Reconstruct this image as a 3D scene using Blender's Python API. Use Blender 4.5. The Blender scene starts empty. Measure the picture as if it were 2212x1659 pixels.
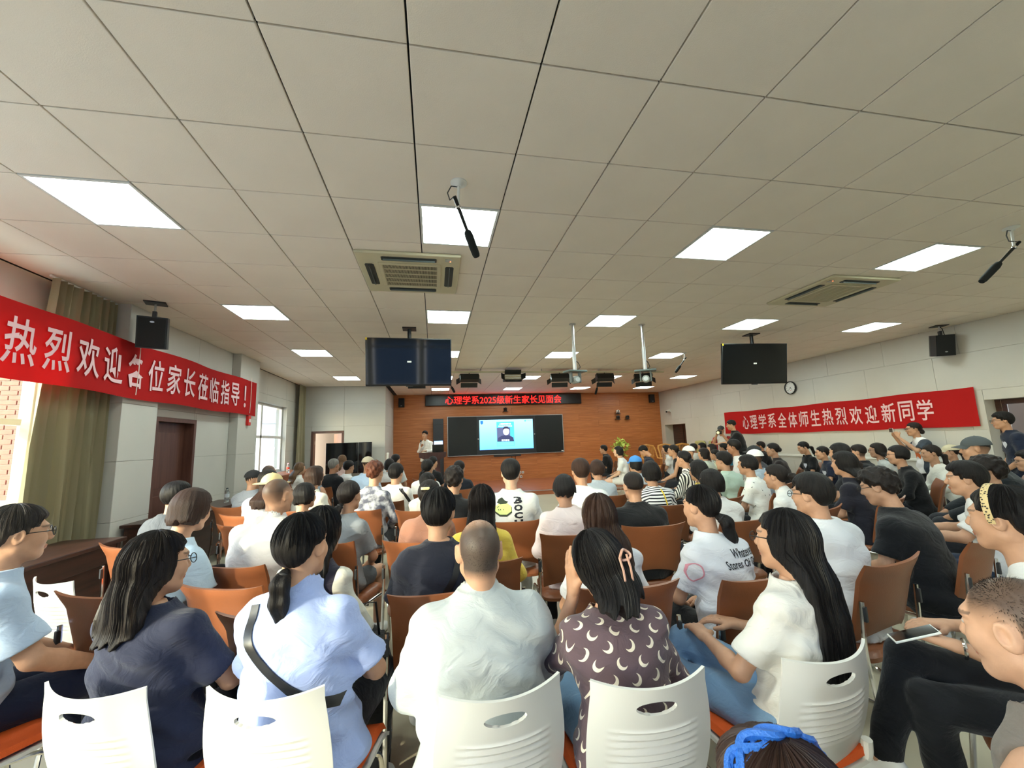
import bpy, bmesh, math, random
import numpy as np
from mathutils import Vector, Matrix

# ------------------------------------------------------------------ camera, light, exposure
SC = bpy.context.scene
COL = SC.collection
CAM_H = 1.54
F_PX, YAW, PITCH, ROLL = 871.97, 0.1922, 0.1378, -0.0339
def _ray(a, b):
    cr, sr = math.cos(-ROLL), math.sin(-ROLL)
    a, b = a*cr - b*sr, a*sr + b*cr
    cp, sp = math.cos(PITCH), math.sin(PITCH)
    y = cp + b*sp; z = sp - b*cp
    c, s = math.cos(YAW), math.sin(YAW)
    return Vector((a*c + y*s, -a*s + y*c, z))
_fw = _ray(0, 0); _rt = (_ray(1, 0) - _fw).normalized(); _up = (_ray(0, -1) - _fw).normalized()
cam_data = bpy.data.cameras.new('camera')
cam_data.sensor_fit = 'HORIZONTAL'; cam_data.sensor_width = 36.0
cam_data.lens = 36.0*F_PX/2212.0
cam_data.clip_start = 0.05; cam_data.clip_end = 400
cam = bpy.data.objects.new('camera', cam_data); COL.objects.link(cam)
m = Matrix((( _rt.x, _up.x, -_fw.x), (_rt.y, _up.y, -_fw.y), (_rt.z, _up.z, -_fw.z))).to_4x4()
m.translation = (0, 0, CAM_H)
cam.matrix_world = m
SC.camera = cam

SUN_AZ, SUN_EL = math.radians(53), math.radians(19.6)      # travel direction: forward and to the right, low
world = bpy.data.worlds.new('sky'); SC.world = world
world.use_nodes = True
wn = world.node_tree.nodes; wl = world.node_tree.links
sky = wn.new('ShaderNodeTexSky'); sky.sky_type = 'NISHITA'; sky.sun_disc = False
sky.sun_elevation = SUN_EL; sky.sun_rotation = math.pi + SUN_AZ
sky.dust_density = 2.0
wn['Background'].inputs['Strength'].default_value = 0.62
wl.new(sky.outputs[0], wn['Background'].inputs['Color'])
sun_data = bpy.data.lights.new('sun', 'SUN'); sun_data.energy = 2.0; sun_data.angle = math.radians(0.6)
sun_data.color = (1.0, 0.78, 0.52)
sun = bpy.data.objects.new('sun', sun_data); COL.objects.link(sun)
_d = Vector((math.sin(SUN_AZ)*math.cos(SUN_EL), math.cos(SUN_AZ)*math.cos(SUN_EL), -math.sin(SUN_EL)))
sun.rotation_euler = _d.to_track_quat('-Z', 'Y').to_euler()
sun.location = (-6, -8, 6)
LED = 7.5
vs = SC.view_settings
vs.view_transform = 'Standard'; vs.look = 'None'; vs.gamma = 1.0; vs.use_curve_mapping = False
vs.exposure = 1.5
SC.cycles.adaptive_threshold = 0.04
SC.cycles.max_bounces = 7; SC.cycles.diffuse_bounces = 4; SC.cycles.glossy_bounces = 3
SC.cycles.transmission_bounces = 6; SC.cycles.transparent_max_bounces = 8
SC.cycles.caustics_reflective = False; SC.cycles.caustics_refractive = False
SC.cycles.sample_clamp_indirect = 6.0

# ------------------------------------------------------------------ materials
def lin(c):
    return tuple(((v/255.0)/12.92 if v/255.0 <= 0.04045 else ((v/255.0 + 0.055)/1.055)**2.4) for v in c)
MATS = {}
def mat(name, rgb=None, rough=0.6, metal=0.0, spec=0.5, bump=None, var=None, emit=None, sheen=0.0, coat=0.0, alpha=None, trans=0.0, sss=0.0):
    """rgb is 0-255 sRGB; bump=(scale,strength[,stretch]); var=(scale,amount) gentle colour variation"""
    if name in MATS: return MATS[name]
    mt = bpy.data.materials.new(name); mt.use_nodes = True
    nt = mt.node_tree; n = nt.nodes; l = nt.links
    b = n['Principled BSDF']
    col = lin(rgb) + (1,)
    b.inputs['Base Color'].default_value = col
    b.inputs['Roughness'].default_value = rough
    b.inputs['Metallic'].default_value = metal
    b.inputs['Specular IOR Level'].default_value = spec
    if sheen: b.inputs['Sheen Weight'].default_value = sheen
    if coat: b.inputs['Coat Weight'].default_value = coat
    if trans: b.inputs['Transmission Weight'].default_value = trans
    if emit:
        b.inputs['Emission Color'].default_value = lin(emit[0]) + (1,)
        b.inputs['Emission Strength'].default_value = emit[1]
    if bump or var:
        tc = n.new('ShaderNodeTexCoord')
    if var:
        nz = n.new('ShaderNodeTexNoise'); nz.inputs['Scale'].default_value = var[0]; nz.inputs['Detail'].default_value = 4
        mp = n.new('ShaderNodeMapping'); l.new(tc.outputs['Object'], mp.inputs[0])
        if len(var) > 2: mp.inputs['Scale'].default_value = var[2]
        l.new(mp.outputs[0], nz.inputs['Vector'])
        cr = n.new('ShaderNodeValToRGB')
        k = var[1]
        cr.color_ramp.elements[0].position = 0.3; cr.color_ramp.elements[1].position = 0.7
        cr.color_ramp.elements[0].color = tuple(max(0, c*(1-k)) for c in col[:3]) + (1,)
        cr.color_ramp.elements[1].color = tuple(min(1, c*(1+k)) for c in col[:3]) + (1,)
        l.new(nz.outputs['Fac'], cr.inputs[0]); l.new(cr.outputs[0], b.inputs['Base Color'])
    if bump:
        nz2 = n.new('ShaderNodeTexNoise'); nz2.inputs['Scale'].default_value = bump[0]; nz2.inputs['Detail'].default_value = 5
        mp2 = n.new('ShaderNodeMapping'); l.new(tc.outputs['Object'], mp2.inputs[0])
        if len(bump) > 2: mp2.inputs['Scale'].default_value = bump[2]
        l.new(mp2.outputs[0], nz2.inputs['Vector'])
        bp = n.new('ShaderNodeBump'); bp.inputs['Strength'].default_value = bump[1]; bp.inputs['Distance'].default_value = 0.01
        l.new(nz2.outputs['Fac'], bp.inputs['Height']); l.new(bp.outputs[0], b.inputs['Normal'])
    MATS[name] = mt
    return mt

def glass_mat(name, tint=(235, 245, 250), refl=0.06):
    if name in MATS: return MATS[name]
    mt = bpy.data.materials.new(name); mt.use_nodes = True
    nt = mt.node_tree; n = nt.nodes; l = nt.links
    n.remove(n['Principled BSDF'])
    tr = n.new('ShaderNodeBsdfTransparent'); tr.inputs[0].default_value = lin(tint) + (1,)
    gl = n.new('ShaderNodeBsdfGlossy'); gl.inputs['Roughness'].default_value = 0.02
    lw = n.new('ShaderNodeLayerWeight'); lw.inputs[0].default_value = 0.3
    pw = n.new('ShaderNodeMath'); pw.operation = 'POWER'; pw.inputs[1].default_value = 4.0; l.new(lw.outputs['Facing'], pw.inputs[0])
    ma = n.new('ShaderNodeMath'); ma.operation = 'MULTIPLY_ADD'; ma.inputs[1].default_value = 0.5; ma.inputs[2].default_value = refl*0.5; l.new(pw.outputs[0], ma.inputs[0])
    mx = n.new('ShaderNodeMixShader'); l.new(ma.outputs[0], mx.inputs[0]); l.new(tr.outputs[0], mx.inputs[1]); l.new(gl.outputs[0], mx.inputs[2])
    l.new(mx.outputs[0], n['Material Output'].inputs[0])
    MATS[name] = mt
    return mt

def cloth_sheet(name, rgb, transl=0.4, rough=0.8):
    """thin cloth that lets some light through"""
    if name in MATS: return MATS[name]
    mt = bpy.data.materials.new(name); mt.use_nodes = True
    nt = mt.node_tree; n = nt.nodes; l = nt.links
    b = n['Principled BSDF']; b.inputs['Base Color'].default_value = lin(rgb) + (1,); b.inputs['Roughness'].default_value = rough
    b.inputs['Specular IOR Level'].default_value = 0.25
    tl = n.new('ShaderNodeBsdfTranslucent'); tl.inputs[0].default_value = lin(rgb) + (1,)
    mx = n.new('ShaderNodeMixShader'); mx.inputs[0].default_value = transl
    l.new(b.outputs[0], mx.inputs[1]); l.new(tl.outputs[0], mx.inputs[2]); l.new(mx.outputs[0], n['Material Output'].inputs[0])
    tc = n.new('ShaderNodeTexCoord'); nz = n.new('ShaderNodeTexNoise'); nz.inputs['Scale'].default_value = 3; nz.inputs['Detail'].default_value = 6
    l.new(tc.outputs['Object'], nz.inputs['Vector'])
    bp = n.new('ShaderNodeBump'); bp.inputs['Strength'].default_value = 0.25; bp.inputs['Distance'].default_value = 0.02
    l.new(nz.outputs['Fac'], bp.inputs['Height']); l.new(bp.outputs[0], b.inputs['Normal'])
    MATS[name] = mt
    return mt

def wood_mat(name, dark, light, axis_scale=(0.5, 8, 8), rough=0.4, scale=3.0):
    if name in MATS: return MATS[name]
    mt = bpy.data.materials.new(name); mt.use_nodes = True
    nt = mt.node_tree; n = nt.nodes; l = nt.links
    b = n['Principled BSDF']; b.inputs['Roughness'].default_value = rough
    tc = n.new('ShaderNodeTexCoord'); mp = n.new('ShaderNodeMapping'); mp.inputs['Scale'].default_value = axis_scale
    geo = n.new('ShaderNodeObjectInfo')
    add = n.new('ShaderNodeVectorMath'); add.operation = 'ADD'
    l.new(tc.outputs['Object'], add.inputs[0])
    sc = n.new('ShaderNodeVectorMath'); sc.operation = 'SCALE'; sc.inputs[3].default_value = 13.0
    cmb = n.new('ShaderNodeCombineXYZ'); l.new(geo.outputs['Random'], cmb.inputs[0]); l.new(geo.outputs['Random'], cmb.inputs[2])
    l.new(cmb.outputs[0], sc.inputs[0]); l.new(sc.outputs[0], add.inputs[1])
    l.new(add.outputs[0], mp.inputs[0])
    nz = n.new('ShaderNodeTexNoise'); nz.inputs['Scale'].default_value = scale; nz.inputs['Detail'].default_value = 8; nz.inputs['Distortion'].default_value = 0.6
    l.new(mp.outputs[0], nz.inputs['Vector'])
    cr = n.new('ShaderNodeValToRGB'); cr.color_ramp.elements[0].position = 0.3; cr.color_ramp.elements[1].position = 0.72
    cr.color_ramp.elements[0].color = lin(dark) + (1,); cr.color_ramp.elements[1].color = lin(light) + (1,)
    l.new(nz.outputs['Fac'], cr.inputs[0]); l.new(cr.outputs[0], b.inputs['Base Color'])
    bp = n.new('ShaderNodeBump'); bp.inputs['Strength'].default_value = 0.08; l.new(nz.outputs['Fac'], bp.inputs['Height']); l.new(bp.outputs[0], b.inputs['Normal'])
    MATS[name] = mt
    return mt

# ------------------------------------------------------------------ mesh helpers
class MB:
    def __init__(s): s.v = []; s.f = []
    def add(s, v, f):
        o = len(s.v); s.v.extend([tuple(p) for p in v]); s.f.extend([tuple(i + o for i in q) for q in f]); return s
    def box(s, x0, x1, y0, y1, z0, z1, c=0.0):
        """axis box, c = chamfer on every edge"""
        if c <= 0:
            v = [(x, y, z) for x in (x0, x1) for y in (y0, y1) for z in (z0, z1)]
            f = [(0, 1, 3, 2), (4, 6, 7, 5), (0, 4, 5, 1), (2, 3, 7, 6), (0, 2, 6, 4), (1, 5, 7, 3)]
            return s.add(v, f)
        bm = bmesh.new()
        bmesh.ops.create_cube(bm, size=1)
        for p in bm.verts: p.co = ((x0+x1)/2 + p.co.x*(x1-x0), (y0+y1)/2 + p.co.y*(y1-y0), (z0+z1)/2 + p.co.z*(z1-z0))
        bmesh.ops.bevel(bm, geom=bm.edges[:], offset=c, segments=2, affect='EDGES', profile=0.5)
        bm.verts.index_update()
        s.add([p.co[:] for p in bm.verts], [[q.index for q in fc.verts] for fc in bm.faces]); bm.free(); return s
    def tube(s, pts, r, n=8, cap=True, closed=False):
        pts = [Vector(p) for p in pts]; N = len(pts)
        rs = r if isinstance(r, (list, tuple)) else [r]*N
        ref = None; rings = []
        for i in range(N):
            a = pts[(i-1) % N] if (i > 0 or closed) else pts[i]; b = pts[(i+1) % N] if (i < N-1 or closed) else pts[i]
            t = (b - a).normalized()
            if ref is None:
                ref = Vector((0, 0, 1)) if abs(t.z) < 0.9 else Vector((1, 0, 0))
            u = (ref - t*ref.dot(t)).normalized(); ref = u
            w = t.cross(u)
            rings.append([pts[i] + (u*math.cos(k*2*math.pi/n) + w*math.sin(k*2*math.pi/n))*rs[i] for k in range(n)])
        v = [p for R in rings for p in R]; f = []
        for i in range(N if closed else N-1):
            j = (i+1) % N
            for k in range(n):
                f.append((i*n+k, i*n+(k+1) % n, j*n+(k+1) % n, j*n+k))
        if cap and not closed:
            f.append(tuple(range(n-1, -1, -1))); f.append(tuple((N-1)*n + k for k in range(n)))
        return s.add(v, f)
    def lathe(s, prof, n=24, c=(0, 0, 0), axis='z'):
        v = []; f = []
        for r, h in prof:
            for k in range(n):
                a = 2*math.pi*k/n; p = (r*math.cos(a), r*math.sin(a), h)
                if axis == 'y': p = (p[0], p[2], p[1])
                if axis == 'x': p = (p[2], p[0], p[1])
                v.append((c[0]+p[0], c[1]+p[1], c[2]+p[2]))
        for i in range(len(prof)-1):
            for k in range(n): f.append((i*n+k, i*n+(k+1) % n, (i+1)*n+(k+1) % n, (i+1)*n+k))
        f.append(tuple(range(n-1, -1, -1))); f.append(tuple((len(prof)-1)*n+k for k in range(n)))
        return s.add(v, f)
    def grid(s, fn, nu, nv, wrap=False):
        v = [fn(i/(nu if wrap else nu-1) if nu > 1 else 0, j/(nv-1)) for j in range(nv) for i in range(nu)]
        f = []
        for j in range(nv-1):
            for i in range(nu if wrap else nu-1):
                f.append((j*nu+i, j*nu+(i+1) % nu, (j+1)*nu+(i+1) % nu, (j+1)*nu+i))
        return s.add(v, f)
    def prism(s, poly, z0, z1, plane='xy'):
        n = len(poly)
        def P(a, b, z): return (a, b, z) if plane == 'xy' else ((a, z, b) if plane == 'xz' else (z, a, b))
        v = [P(a, b, z0) for a, b in poly] + [P(a, b, z1) for a, b in poly]
        f = [tuple(range(n-1, -1, -1)), tuple(range(n, 2*n))] + [(i, (i+1) % n, n+(i+1) % n, n+i) for i in range(n)]
        return s.add(v, f)
    def xf(s, M):
        s.v = [tuple(M @ Vector(p)) for p in s.v]; return s
    def mesh(s, name, mt, smooth=False, solid=0.0):
        me = bpy.data.meshes.new(name); me.from_pydata(s.v, [], s.f)
        bm = bmesh.new(); bm.from_mesh(me)
        if solid:
            bmesh.ops.recalc_face_normals(bm, faces=bm.faces[:])
            bmesh.ops.solidify(bm, geom=bm.faces[:], thickness=solid)
        bmesh.ops.recalc_face_normals(bm, faces=bm.faces[:]); bm.to_mesh(me); bm.free()
        if mt is not None: me.materials.append(mt)
        if smooth:
            me.polygons.foreach_set('use_smooth', [True]*len(me.polygons))
            me.set_sharp_from_angle(angle=math.radians(38 if smooth is True else smooth))
        return me
    def build(s, name, mt, parent=None, smooth=False, solid=0.0, loc=None, rot=None):
        return obj(name, s.mesh(name, mt, smooth, solid), parent, loc, rot)

def obj(name, me, parent=None, loc=None, rot=None):
    o = bpy.data.objects.new(name, me); COL.objects.link(o)
    if parent is not None: o.parent = parent
    if loc is not None: o.location = loc
    if rot is not None: o.rotation_euler = rot
    return o
def tag(o, label=None, cat=None, group=None, kind=None):
    if label: o['label'] = label
    if cat: o['category'] = cat
    if group: o['group'] = group
    if kind: o['kind'] = kind
    return o
def thing(name, label, cat, loc=(0, 0, 0), rotz=0.0, group=None):
    o = bpy.data.objects.new(name, None); COL.objects.link(o); o.empty_display_size = 0.1
    o.location = loc; o.rotation_euler = (0, 0, rotz)
    return tag(o, label, cat, group)
def struct(name, mb, mt, label, smooth=False):
    return tag(mb.build(name, mt, None, smooth), label, None, None, 'structure')

def text_geo(s, bold=0.0, extrude=0.0, res=3):
    """flat glyph geometry of a string: (N,3) verts (x right, y up), faces; normalised to unit height of its box"""
    cu = bpy.data.curves.new('t', 'FONT'); cu.body = s; cu.size = 1.0; cu.resolution_u = res
    cu.offset = bold; cu.extrude = extrude; cu.fill_mode = 'FRONT' if extrude == 0 else 'BOTH'
    o = bpy.data.objects.new('t', cu); COL.objects.link(o)
    dg = bpy.context.evaluated_depsgraph_get(); dg.update()
    me = bpy.data.meshes.new_from_object(o.evaluated_get(dg))
    v = np.array([p.co[:] for p in me.vertices]); f = [tuple(p.vertices) for p in me.polygons]
    bpy.data.objects.remove(o); bpy.data.curves.remove(cu); bpy.data.meshes.remove(me)
    return v, f
def text_on(name, s, fn, mt, parent, w, h, bold=0.0, stretch=True):
    """glyphs of s fitted to a w x h box, mapped by fn(x,y) -> 3D point"""
    v, f = text_geo(s, bold)
    lo = v.min(0); hi = v.max(0)
    sx = w/(hi[0]-lo[0]); sy = h/(hi[1]-lo[1])
    if not stretch: sx = sy = min(sx, sy)
    v2 = (v - (lo+hi)/2)*np.array([sx, sy, 1])
    mb = MB(); mb.add([fn(p[0], p[1]) for p in v2], f)
    return mb.build(name, mt, parent)
def copy_tree(o, parent=None):
    c = o.copy(); COL.objects.link(c); c.parent = parent
    for k in ('label', 'category', 'group'):
        if parent is not None and k in c and k != 'label': del c[k]
    for ch in o.children: copy_tree(ch, c)
    return c
# ------------------------------------------------------------------ room shell
GX, GY, T = -0.1019, 2.7809, 0.6        # ceiling grid origin and pitch
CZ = CAM_H + 2.8577*T                   # ceiling height
XL, XR, YB, YF = -3.72, 8.88, -1.9, 14.78
M_wall = mat('painted_wall_panel', (200, 197, 189), 0.5, var=(1.5, 0.03), bump=(60, 0.03))
M_wallback = mat('wall_joint', (168, 164, 155), 0.8)
M_tile = mat('ceiling_tile_white', (242, 230, 214), 0.62, bump=(180, 0.12), var=(2.0, 0.025))
M_gap = mat('ceiling_gap', (26, 28, 26), 0.9)
M_floor = mat('floor_stone', (196, 188, 164), 0.28, var=(1.2, 0.06), bump=(8, 0.03))
M_dwood = wood_mat('dark_brown_wood', (44, 24, 18), (74, 42, 32), (8, 0.6, 8), 0.35)
M_door = wood_mat('brown_door_wood', (84, 52, 42), (104, 68, 56), (8, 8, 0.6), 0.4)
M_plank = wood_mat('front_wall_veneer', (170, 100, 54), (202, 130, 76), (0.5, 1, 9), 0.42)
M_plankb = mat('front_wall_joint', (120, 66, 34), 0.7)
M_stage = wood_mat('stage_floor_wood', (148, 80, 50), (186, 112, 74), (0.5, 6, 6), 0.3)
M_black = mat('black_plastic', (18, 19, 20), 0.45, bump=(200, 0.05))
M_dgrey = mat('dark_grey_plastic', (52, 54, 56), 0.5)
M_white = mat('white_plastic', (226, 226, 220), 0.4)
M_alu = mat('brushed_aluminium', (200, 202, 204), 0.3, 1.0)
M_chrome = mat('chrome', (214, 212, 208), 0.12, 1.0)
M_cream = mat('cream_plastic', (206, 197, 164), 0.45)
M_winframe = mat('window_frame_white', (214, 214, 210), 0.4)
M_glass = glass_mat('window_glass')
M_screen = mat('screen_black_glass', (6, 8, 11), 0.06, spec=0.6)

floor = struct('floor', MB().box(XL-0.3, XR+0.6, YB-0.3, YF+0.3, -0.12, 0.0), M_floor, 'pale beige polished stone floor under all the chairs')

# ceiling: dark void above, one child per tile
ceiling = struct('ceiling', MB().box(XL-0.3, XR+0.4, YB-0.3, YF+0.3, CZ+0.02, CZ+0.14), M_gap, 'pale suspended ceiling of square tiles with thin dark joints')
light_cells = [(u, v) for u in (-4, 0, 4, 8, 12) for v in (0, 4, 8, 13, 17)]
light_cells += [(u, -4) for u in (0, 4, 8)]
tm = MB().box(-T/2+0.0045, T/2-0.0045, -T/2+0.0045, T/2-0.0045, 0, 0.02, 0.003).mesh('ceiling_tile', M_tile)
cells = []
for u in range(-6, 15):
    for v in range(-8, 20):
        if (u, v) in light_cells: continue
        x = GX + (u+0.5)*T; y = GY + (v+0.5)*T
        if x < -1.42 and y > 12.45: continue
        w = cam.matrix_world.inverted() @ Vector((x, y, CZ))
        vis = w.z < -0.2 and abs(w.x/-w.z) < 1.45 and abs(w.y/-w.z) < 1.15
        cells.append((0 if vis else 1, math.hypot(x, y), x, y))
cells.sort()
rest = MB()
for k, (a, b, x, y) in enumerate(cells):
    if k < 300:
        obj('ceiling_tile', tm, ceiling, (x, y, CZ))
    else:
        h = T/2 - 0.0045; rest.box(x-h, x+h, y-h, y+h, CZ, CZ+0.02)
tag(rest.build('ceiling_tiles_beyond', M_tile, ceiling), kind='stuff')

def panels(parent, axis, plane, a0, a1, z0, z1, na, nz, holes=(), th=0.012, sign=1, mt=None, gap=0.004, off=0.0):
    """wall panels as child pieces; axis 'x' = wall plane at x (runs in y), 'y' = wall plane at y (runs in x)"""
    za = [z0 + (z1-z0)*k/nz for k in range(nz+1)] if isinstance(nz, int) else nz
    for j in range(len(za)-1):
        n = na if isinstance(na, int) else max(1, round((a1-a0)/na))
        st = (a1-a0)/n
        cuts = [a0] + [a0 + st*k + (off if j % 2 else 0) for k in range(1, n)] + [a1]
        for i in range(len(cuts)-1):
            rects = [(cuts[i], cuts[i+1], za[j], za[j+1])]
            for h in holes:
                nr = []
                for r in rects:
                    if r[1] <= h[0] or r[0] >= h[1] or r[3] <= h[2] or r[2] >= h[3]: nr.append(r); continue
                    if r[0] < h[0]: nr.append((r[0], h[0], r[2], r[3]))
                    if r[1] > h[1]: nr.append((h[1], r[1], r[2], r[3]))
                    b0, b1 = max(r[0], h[0]), min(r[1], h[1])
                    if r[2] < h[2]: nr.append((b0, b1, r[2], h[2]))
                    if r[3] > h[3]: nr.append((b0, b1, h[3], r[3]))
                rects = nr
            for r in rects:
                if r[1]-r[0] < 0.03 or r[3]-r[2] < 0.03: continue
                q = gap/2
                mb = MB()
                if axis == 'x': mb.box(min(plane, plane+sign*th), max(plane, plane+sign*th), r[0]+q, r[1]-q, r[2]+q, r[3]-q, 0.0015)
                else: mb.box(r[0]+q, r[1]-q, min(plane, plane+sign*th), max(plane, plane+sign*th), r[2]+q, r[3]-q, 0.0015)
                mb.build('wall_panel' if mt is None else 'wood_plank', mt or M_wall, parent)

ZR = [0, 0.80, 1.45, 2.10, 2.75, CZ]
# left wall
wl_ = MB()
t = 0.012
wl_.box(XL-0.25, XL-t, YB, -1.6, 0, CZ).box(XL-0.25, XL-t, 1.25, 1.6, 0, CZ)
wl_.box(XL-0.25, XL-t, -1.6, 1.25, 0, 0.9).box(XL-0.25, XL-t, -1.6, 1.25, 2.75, CZ)
wl_.box(XL-0.25, XL-t, 1.6, 4.75, 0, 0.9).box(XL-0.25, XL-t, 1.6, 4.75, 2.75, CZ)
wl_.box(XL-0.25, XL-t, 4.75, 5.25, 0, CZ)
wl_.box(XL-0.25, -3.44-t, 5.25+t, 5.85-t, 0, CZ)
wl_.box(XL-0.25, -3.56-t, 5.85, 6.02, 0, CZ).box(XL-0.25, -3.56-t, 6.94, 7.95, 0, CZ).box(XL-0.25, -3.56-t, 6.02, 6.94, 2.0, CZ)
wl_.box(XL-0.25, -3.42-t, 7.95+t, 8.75-t, 0, CZ)
wl_.box(XL-0.25, XL-t, 8.75, 9.25, 0, CZ).box(XL-0.25, XL-t, 9.25, 11.25, 0, 0.97).box(XL-0.25, XL-t, 9.25, 11.25, 2.56, CZ).box(XL-0.25, XL-t, 11.25, 12.7, 0, CZ)
wall_left = struct('wall_left', wl_, M_wallback, 'pale panelled left wall with windows, pillars and a brown door')
panels(wall_left, 'x', XL-t, YB, 5.25, 0, CZ, 1.15, ZR, holes=[(1.6, 4.75, 0.9, 2.75), (-1.6, 1.25, 0.9, 2.75)])
panels(wall_left, 'x', -3.44-t, 5.25, 5.85, 0, CZ, 1, ZR)
panels(wall_left, 'y', 5.25+t, XL, -3.44, 0, CZ, 1, ZR, sign=-1)
panels(wall_left, 'y', 5.85-t, XL, -3.44, 0, CZ, 1, ZR)
panels(wall_left, 'x', -3.56-t, 5.85, 7.95, 0, CZ, 2, ZR, holes=[(6.02, 6.94, 0, 2.0)])
panels(wall_left, 'x', -3.42-t, 7.95, 8.75, 0, CZ, 1, ZR)
panels(wall_left, 'y', 7.95+t, -3.56, -3.42, 0, CZ, 1, ZR, sign=-1)
panels(wall_left, 'y', 8.75-t, XL, -3.42, 0, CZ, 1, ZR)
panels(wall_left, 'x', XL-t, 8.75, 12.4, 0, CZ, 1.2, ZR, holes=[(9.25, 11.25, 0.97, 2.56)])
# back-left wall with open door, and its return
wb = MB().box(XL, -3.43, 12.4+t, 12.62, 0, CZ).box(-2.56, -1.42-t, 12.4+t, 12.62, 0, CZ).box(-3.43, -2.56, 12.4+t, 12.62, 1.97, CZ)
wb.box(-1.62, -1.42-t, 12.62, YF, 0, CZ)
wall_corner = struct('wall_corner', wb, M_wallback, 'pale panelled corner wall with an open brown door')
panels(wall_corner, 'y', 12.4+t, XL, -1.42, 0, CZ, 2, ZR, holes=[(-3.43, -2.56, 0, 1.97)], sign=-1)
panels(wall_corner, 'x', -1.42-t, 12.4, YF, 0, CZ, 2, ZR)
# front wall of wood planks
wall_front = struct('wall_front', MB().box(-1.62, XR+0.6, YF+t, YF+0.25, 0, CZ), M_plankb, 'orange-brown wood veneer wall behind the blackboard')
panels(wall_front, 'y', YF+t, -1.42, XR, 0.1, CZ, 6, 12, sign=-1, mt=M_plank, gap=0.003, off=0.8)
# right wall
wr = MB()
wr.box(XR+t, XR+0.5, YB, 3.95, 0, CZ).box(XR+t, XR+0.5, 3.95, 5.05, 1.93, CZ).box(XR+t, XR+0.5, 5.05, 13.2, 0, CZ)
wr.box(XR+t, XR+0.5, 13.2, 14.52, 1.92, CZ).box(XR+t, XR+0.5, 14.52, YF+0.2, 0, CZ)
wall_right = struct('wall_right', wr, M_wall, 'pale panelled right wall behind the red banner')
panels(wall_right, 'x', XR+t, YB, YF, 0, CZ, 1.2, ZR, holes=[(3.95, 5.05, 0, 1.93), (13.2, 14.52, 0, 1.92)], sign=-1, off=0.4)
tag(MB().box(XR-0.035, XR-0.001, 5.3, 12.9, 0.90, 0.95, 0.006).build('trim_1', M_white), 'white dado rail along the right wall', kind='structure')
# back wall (behind the camera) with a wide window band
BW = [(-3.35, -1.75), (-1.65, -0.05), (0.05, 1.65), (1.95, 3.2)]
wbk = MB().box(XL-0.2, XR+0.6, YB-0.25, YB, 0, 0.9).box(XL-0.2, XR+0.6, YB-0.25, YB, 2.85, CZ)
wbk.box(XL-0.2, -3.35, YB-0.25, YB, 0.9, 2.85).box(3.2, XR+0.6, YB-0.25, YB, 0.9, 2.85)
wall_back = struct('wall_back', wbk, M_wall, 'pale back wall with a wide window band, behind the viewer')

def window(name, label, axis, plane, a0, a1, z0, z1, mull, trans, depth=0.06, fr=0.05, glass=None):
    w = thing(name, label, None); w['kind'] = 'structure'; del_keys(w)
    def bar(p0, p1, q0, q1, nm):
        mb = MB()
        if axis == 'x': mb.box(plane-depth, plane, p0, p1, q0, q1, 0.004)
        else: mb.box(p0, p1, plane-depth, plane, q0, q1, 0.004)
        mb.build(nm, M_winframe, w)
    bar(a0, a1, z1-fr, z1, 'window_frame'); bar(a0, a1, z0, z0+fr, 'window_frame')
    bar(a0, a0+fr, z0+fr, z1-fr, 'window_frame'); bar(a1-fr, a1, z0+fr, z1-fr, 'window_frame')
    xs = [a0+fr] + list(mull) + [a1-fr]
    for mu in mull: bar(mu-0.045, mu+0.045, z0+fr, z1-fr, 'mullion')
    if trans: bar(a0+fr, a1-fr, trans-0.03, trans+0.03, 'transom')
    zs = [z0+fr] + ([trans] if trans else []) + [z1-fr]
    for i in range(len(xs)-1):
        for j in range(len(zs)-1):
            mb = MB(); c = plane-depth*0.5
            if axis == 'x': mb.box(c-0.003, c+0.003, xs[i]+0.04, xs[i+1]-0.04, zs[j]+0.02, zs[j+1]-0.02)
            else: mb.box(xs[i]+0.04, xs[i+1]-0.04, c-0.003, c+0.003, zs[j]+0.02, zs[j+1]-0.02)
            mb.build('pane', glass or M_glass, w)
    return w
def del_keys(o):
    for k in ('category',):
        if k in o: del o[k]
window('window_1', 'white framed window beside the near olive curtain', 'x', XL-0.1, 1.6, 4.75, 0.9, 2.75, (2.65, 3.7), 1.86)
window('window_2', 'white framed window between the far curtains, pale building outside', 'x', XL-0.1, 9.25, 11.25, 0.97, 2.56, (10.0, ), 1.80)
window('window_7', 'unseen white framed window added in the left wall beside the viewer', 'x', XL-0.1, -1.6, 1.25, 0.9, 2.75, (-.65, .3), 1.86)  # out of view, added to let the sun reach the front row
for k, (a, b) in enumerate(BW):
    window('window_%d' % (k+3), ['leftmost window', 'second window from the left', 'third window from the left', 'rightmost window'][k] + ' of the back wall behind the viewer', 'y', YB-0.08, a, b, 0.9, 2.85, (), 2.3, glass=glass_mat('tinted_glass', (136, 152, 172)))  # tint added to these unseen panes to hold back sky light from behind
for (a, b) in ((-1.75, -1.65), (-0.05, 0.05), (1.65, 1.95)):
    tag(MB().box(a, b, YB-0.25, YB, 0.9, 2.85).build('trim_2', M_wall), 'plain pier between the back windows at x %.1f' % a if False else {-1.75: 'slim pier right of the leftmost back window', -0.05: 'slim pier in the middle of the back windows', 1.65: 'wide pier left of the rightmost back window'}[a], kind='structure')

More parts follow.
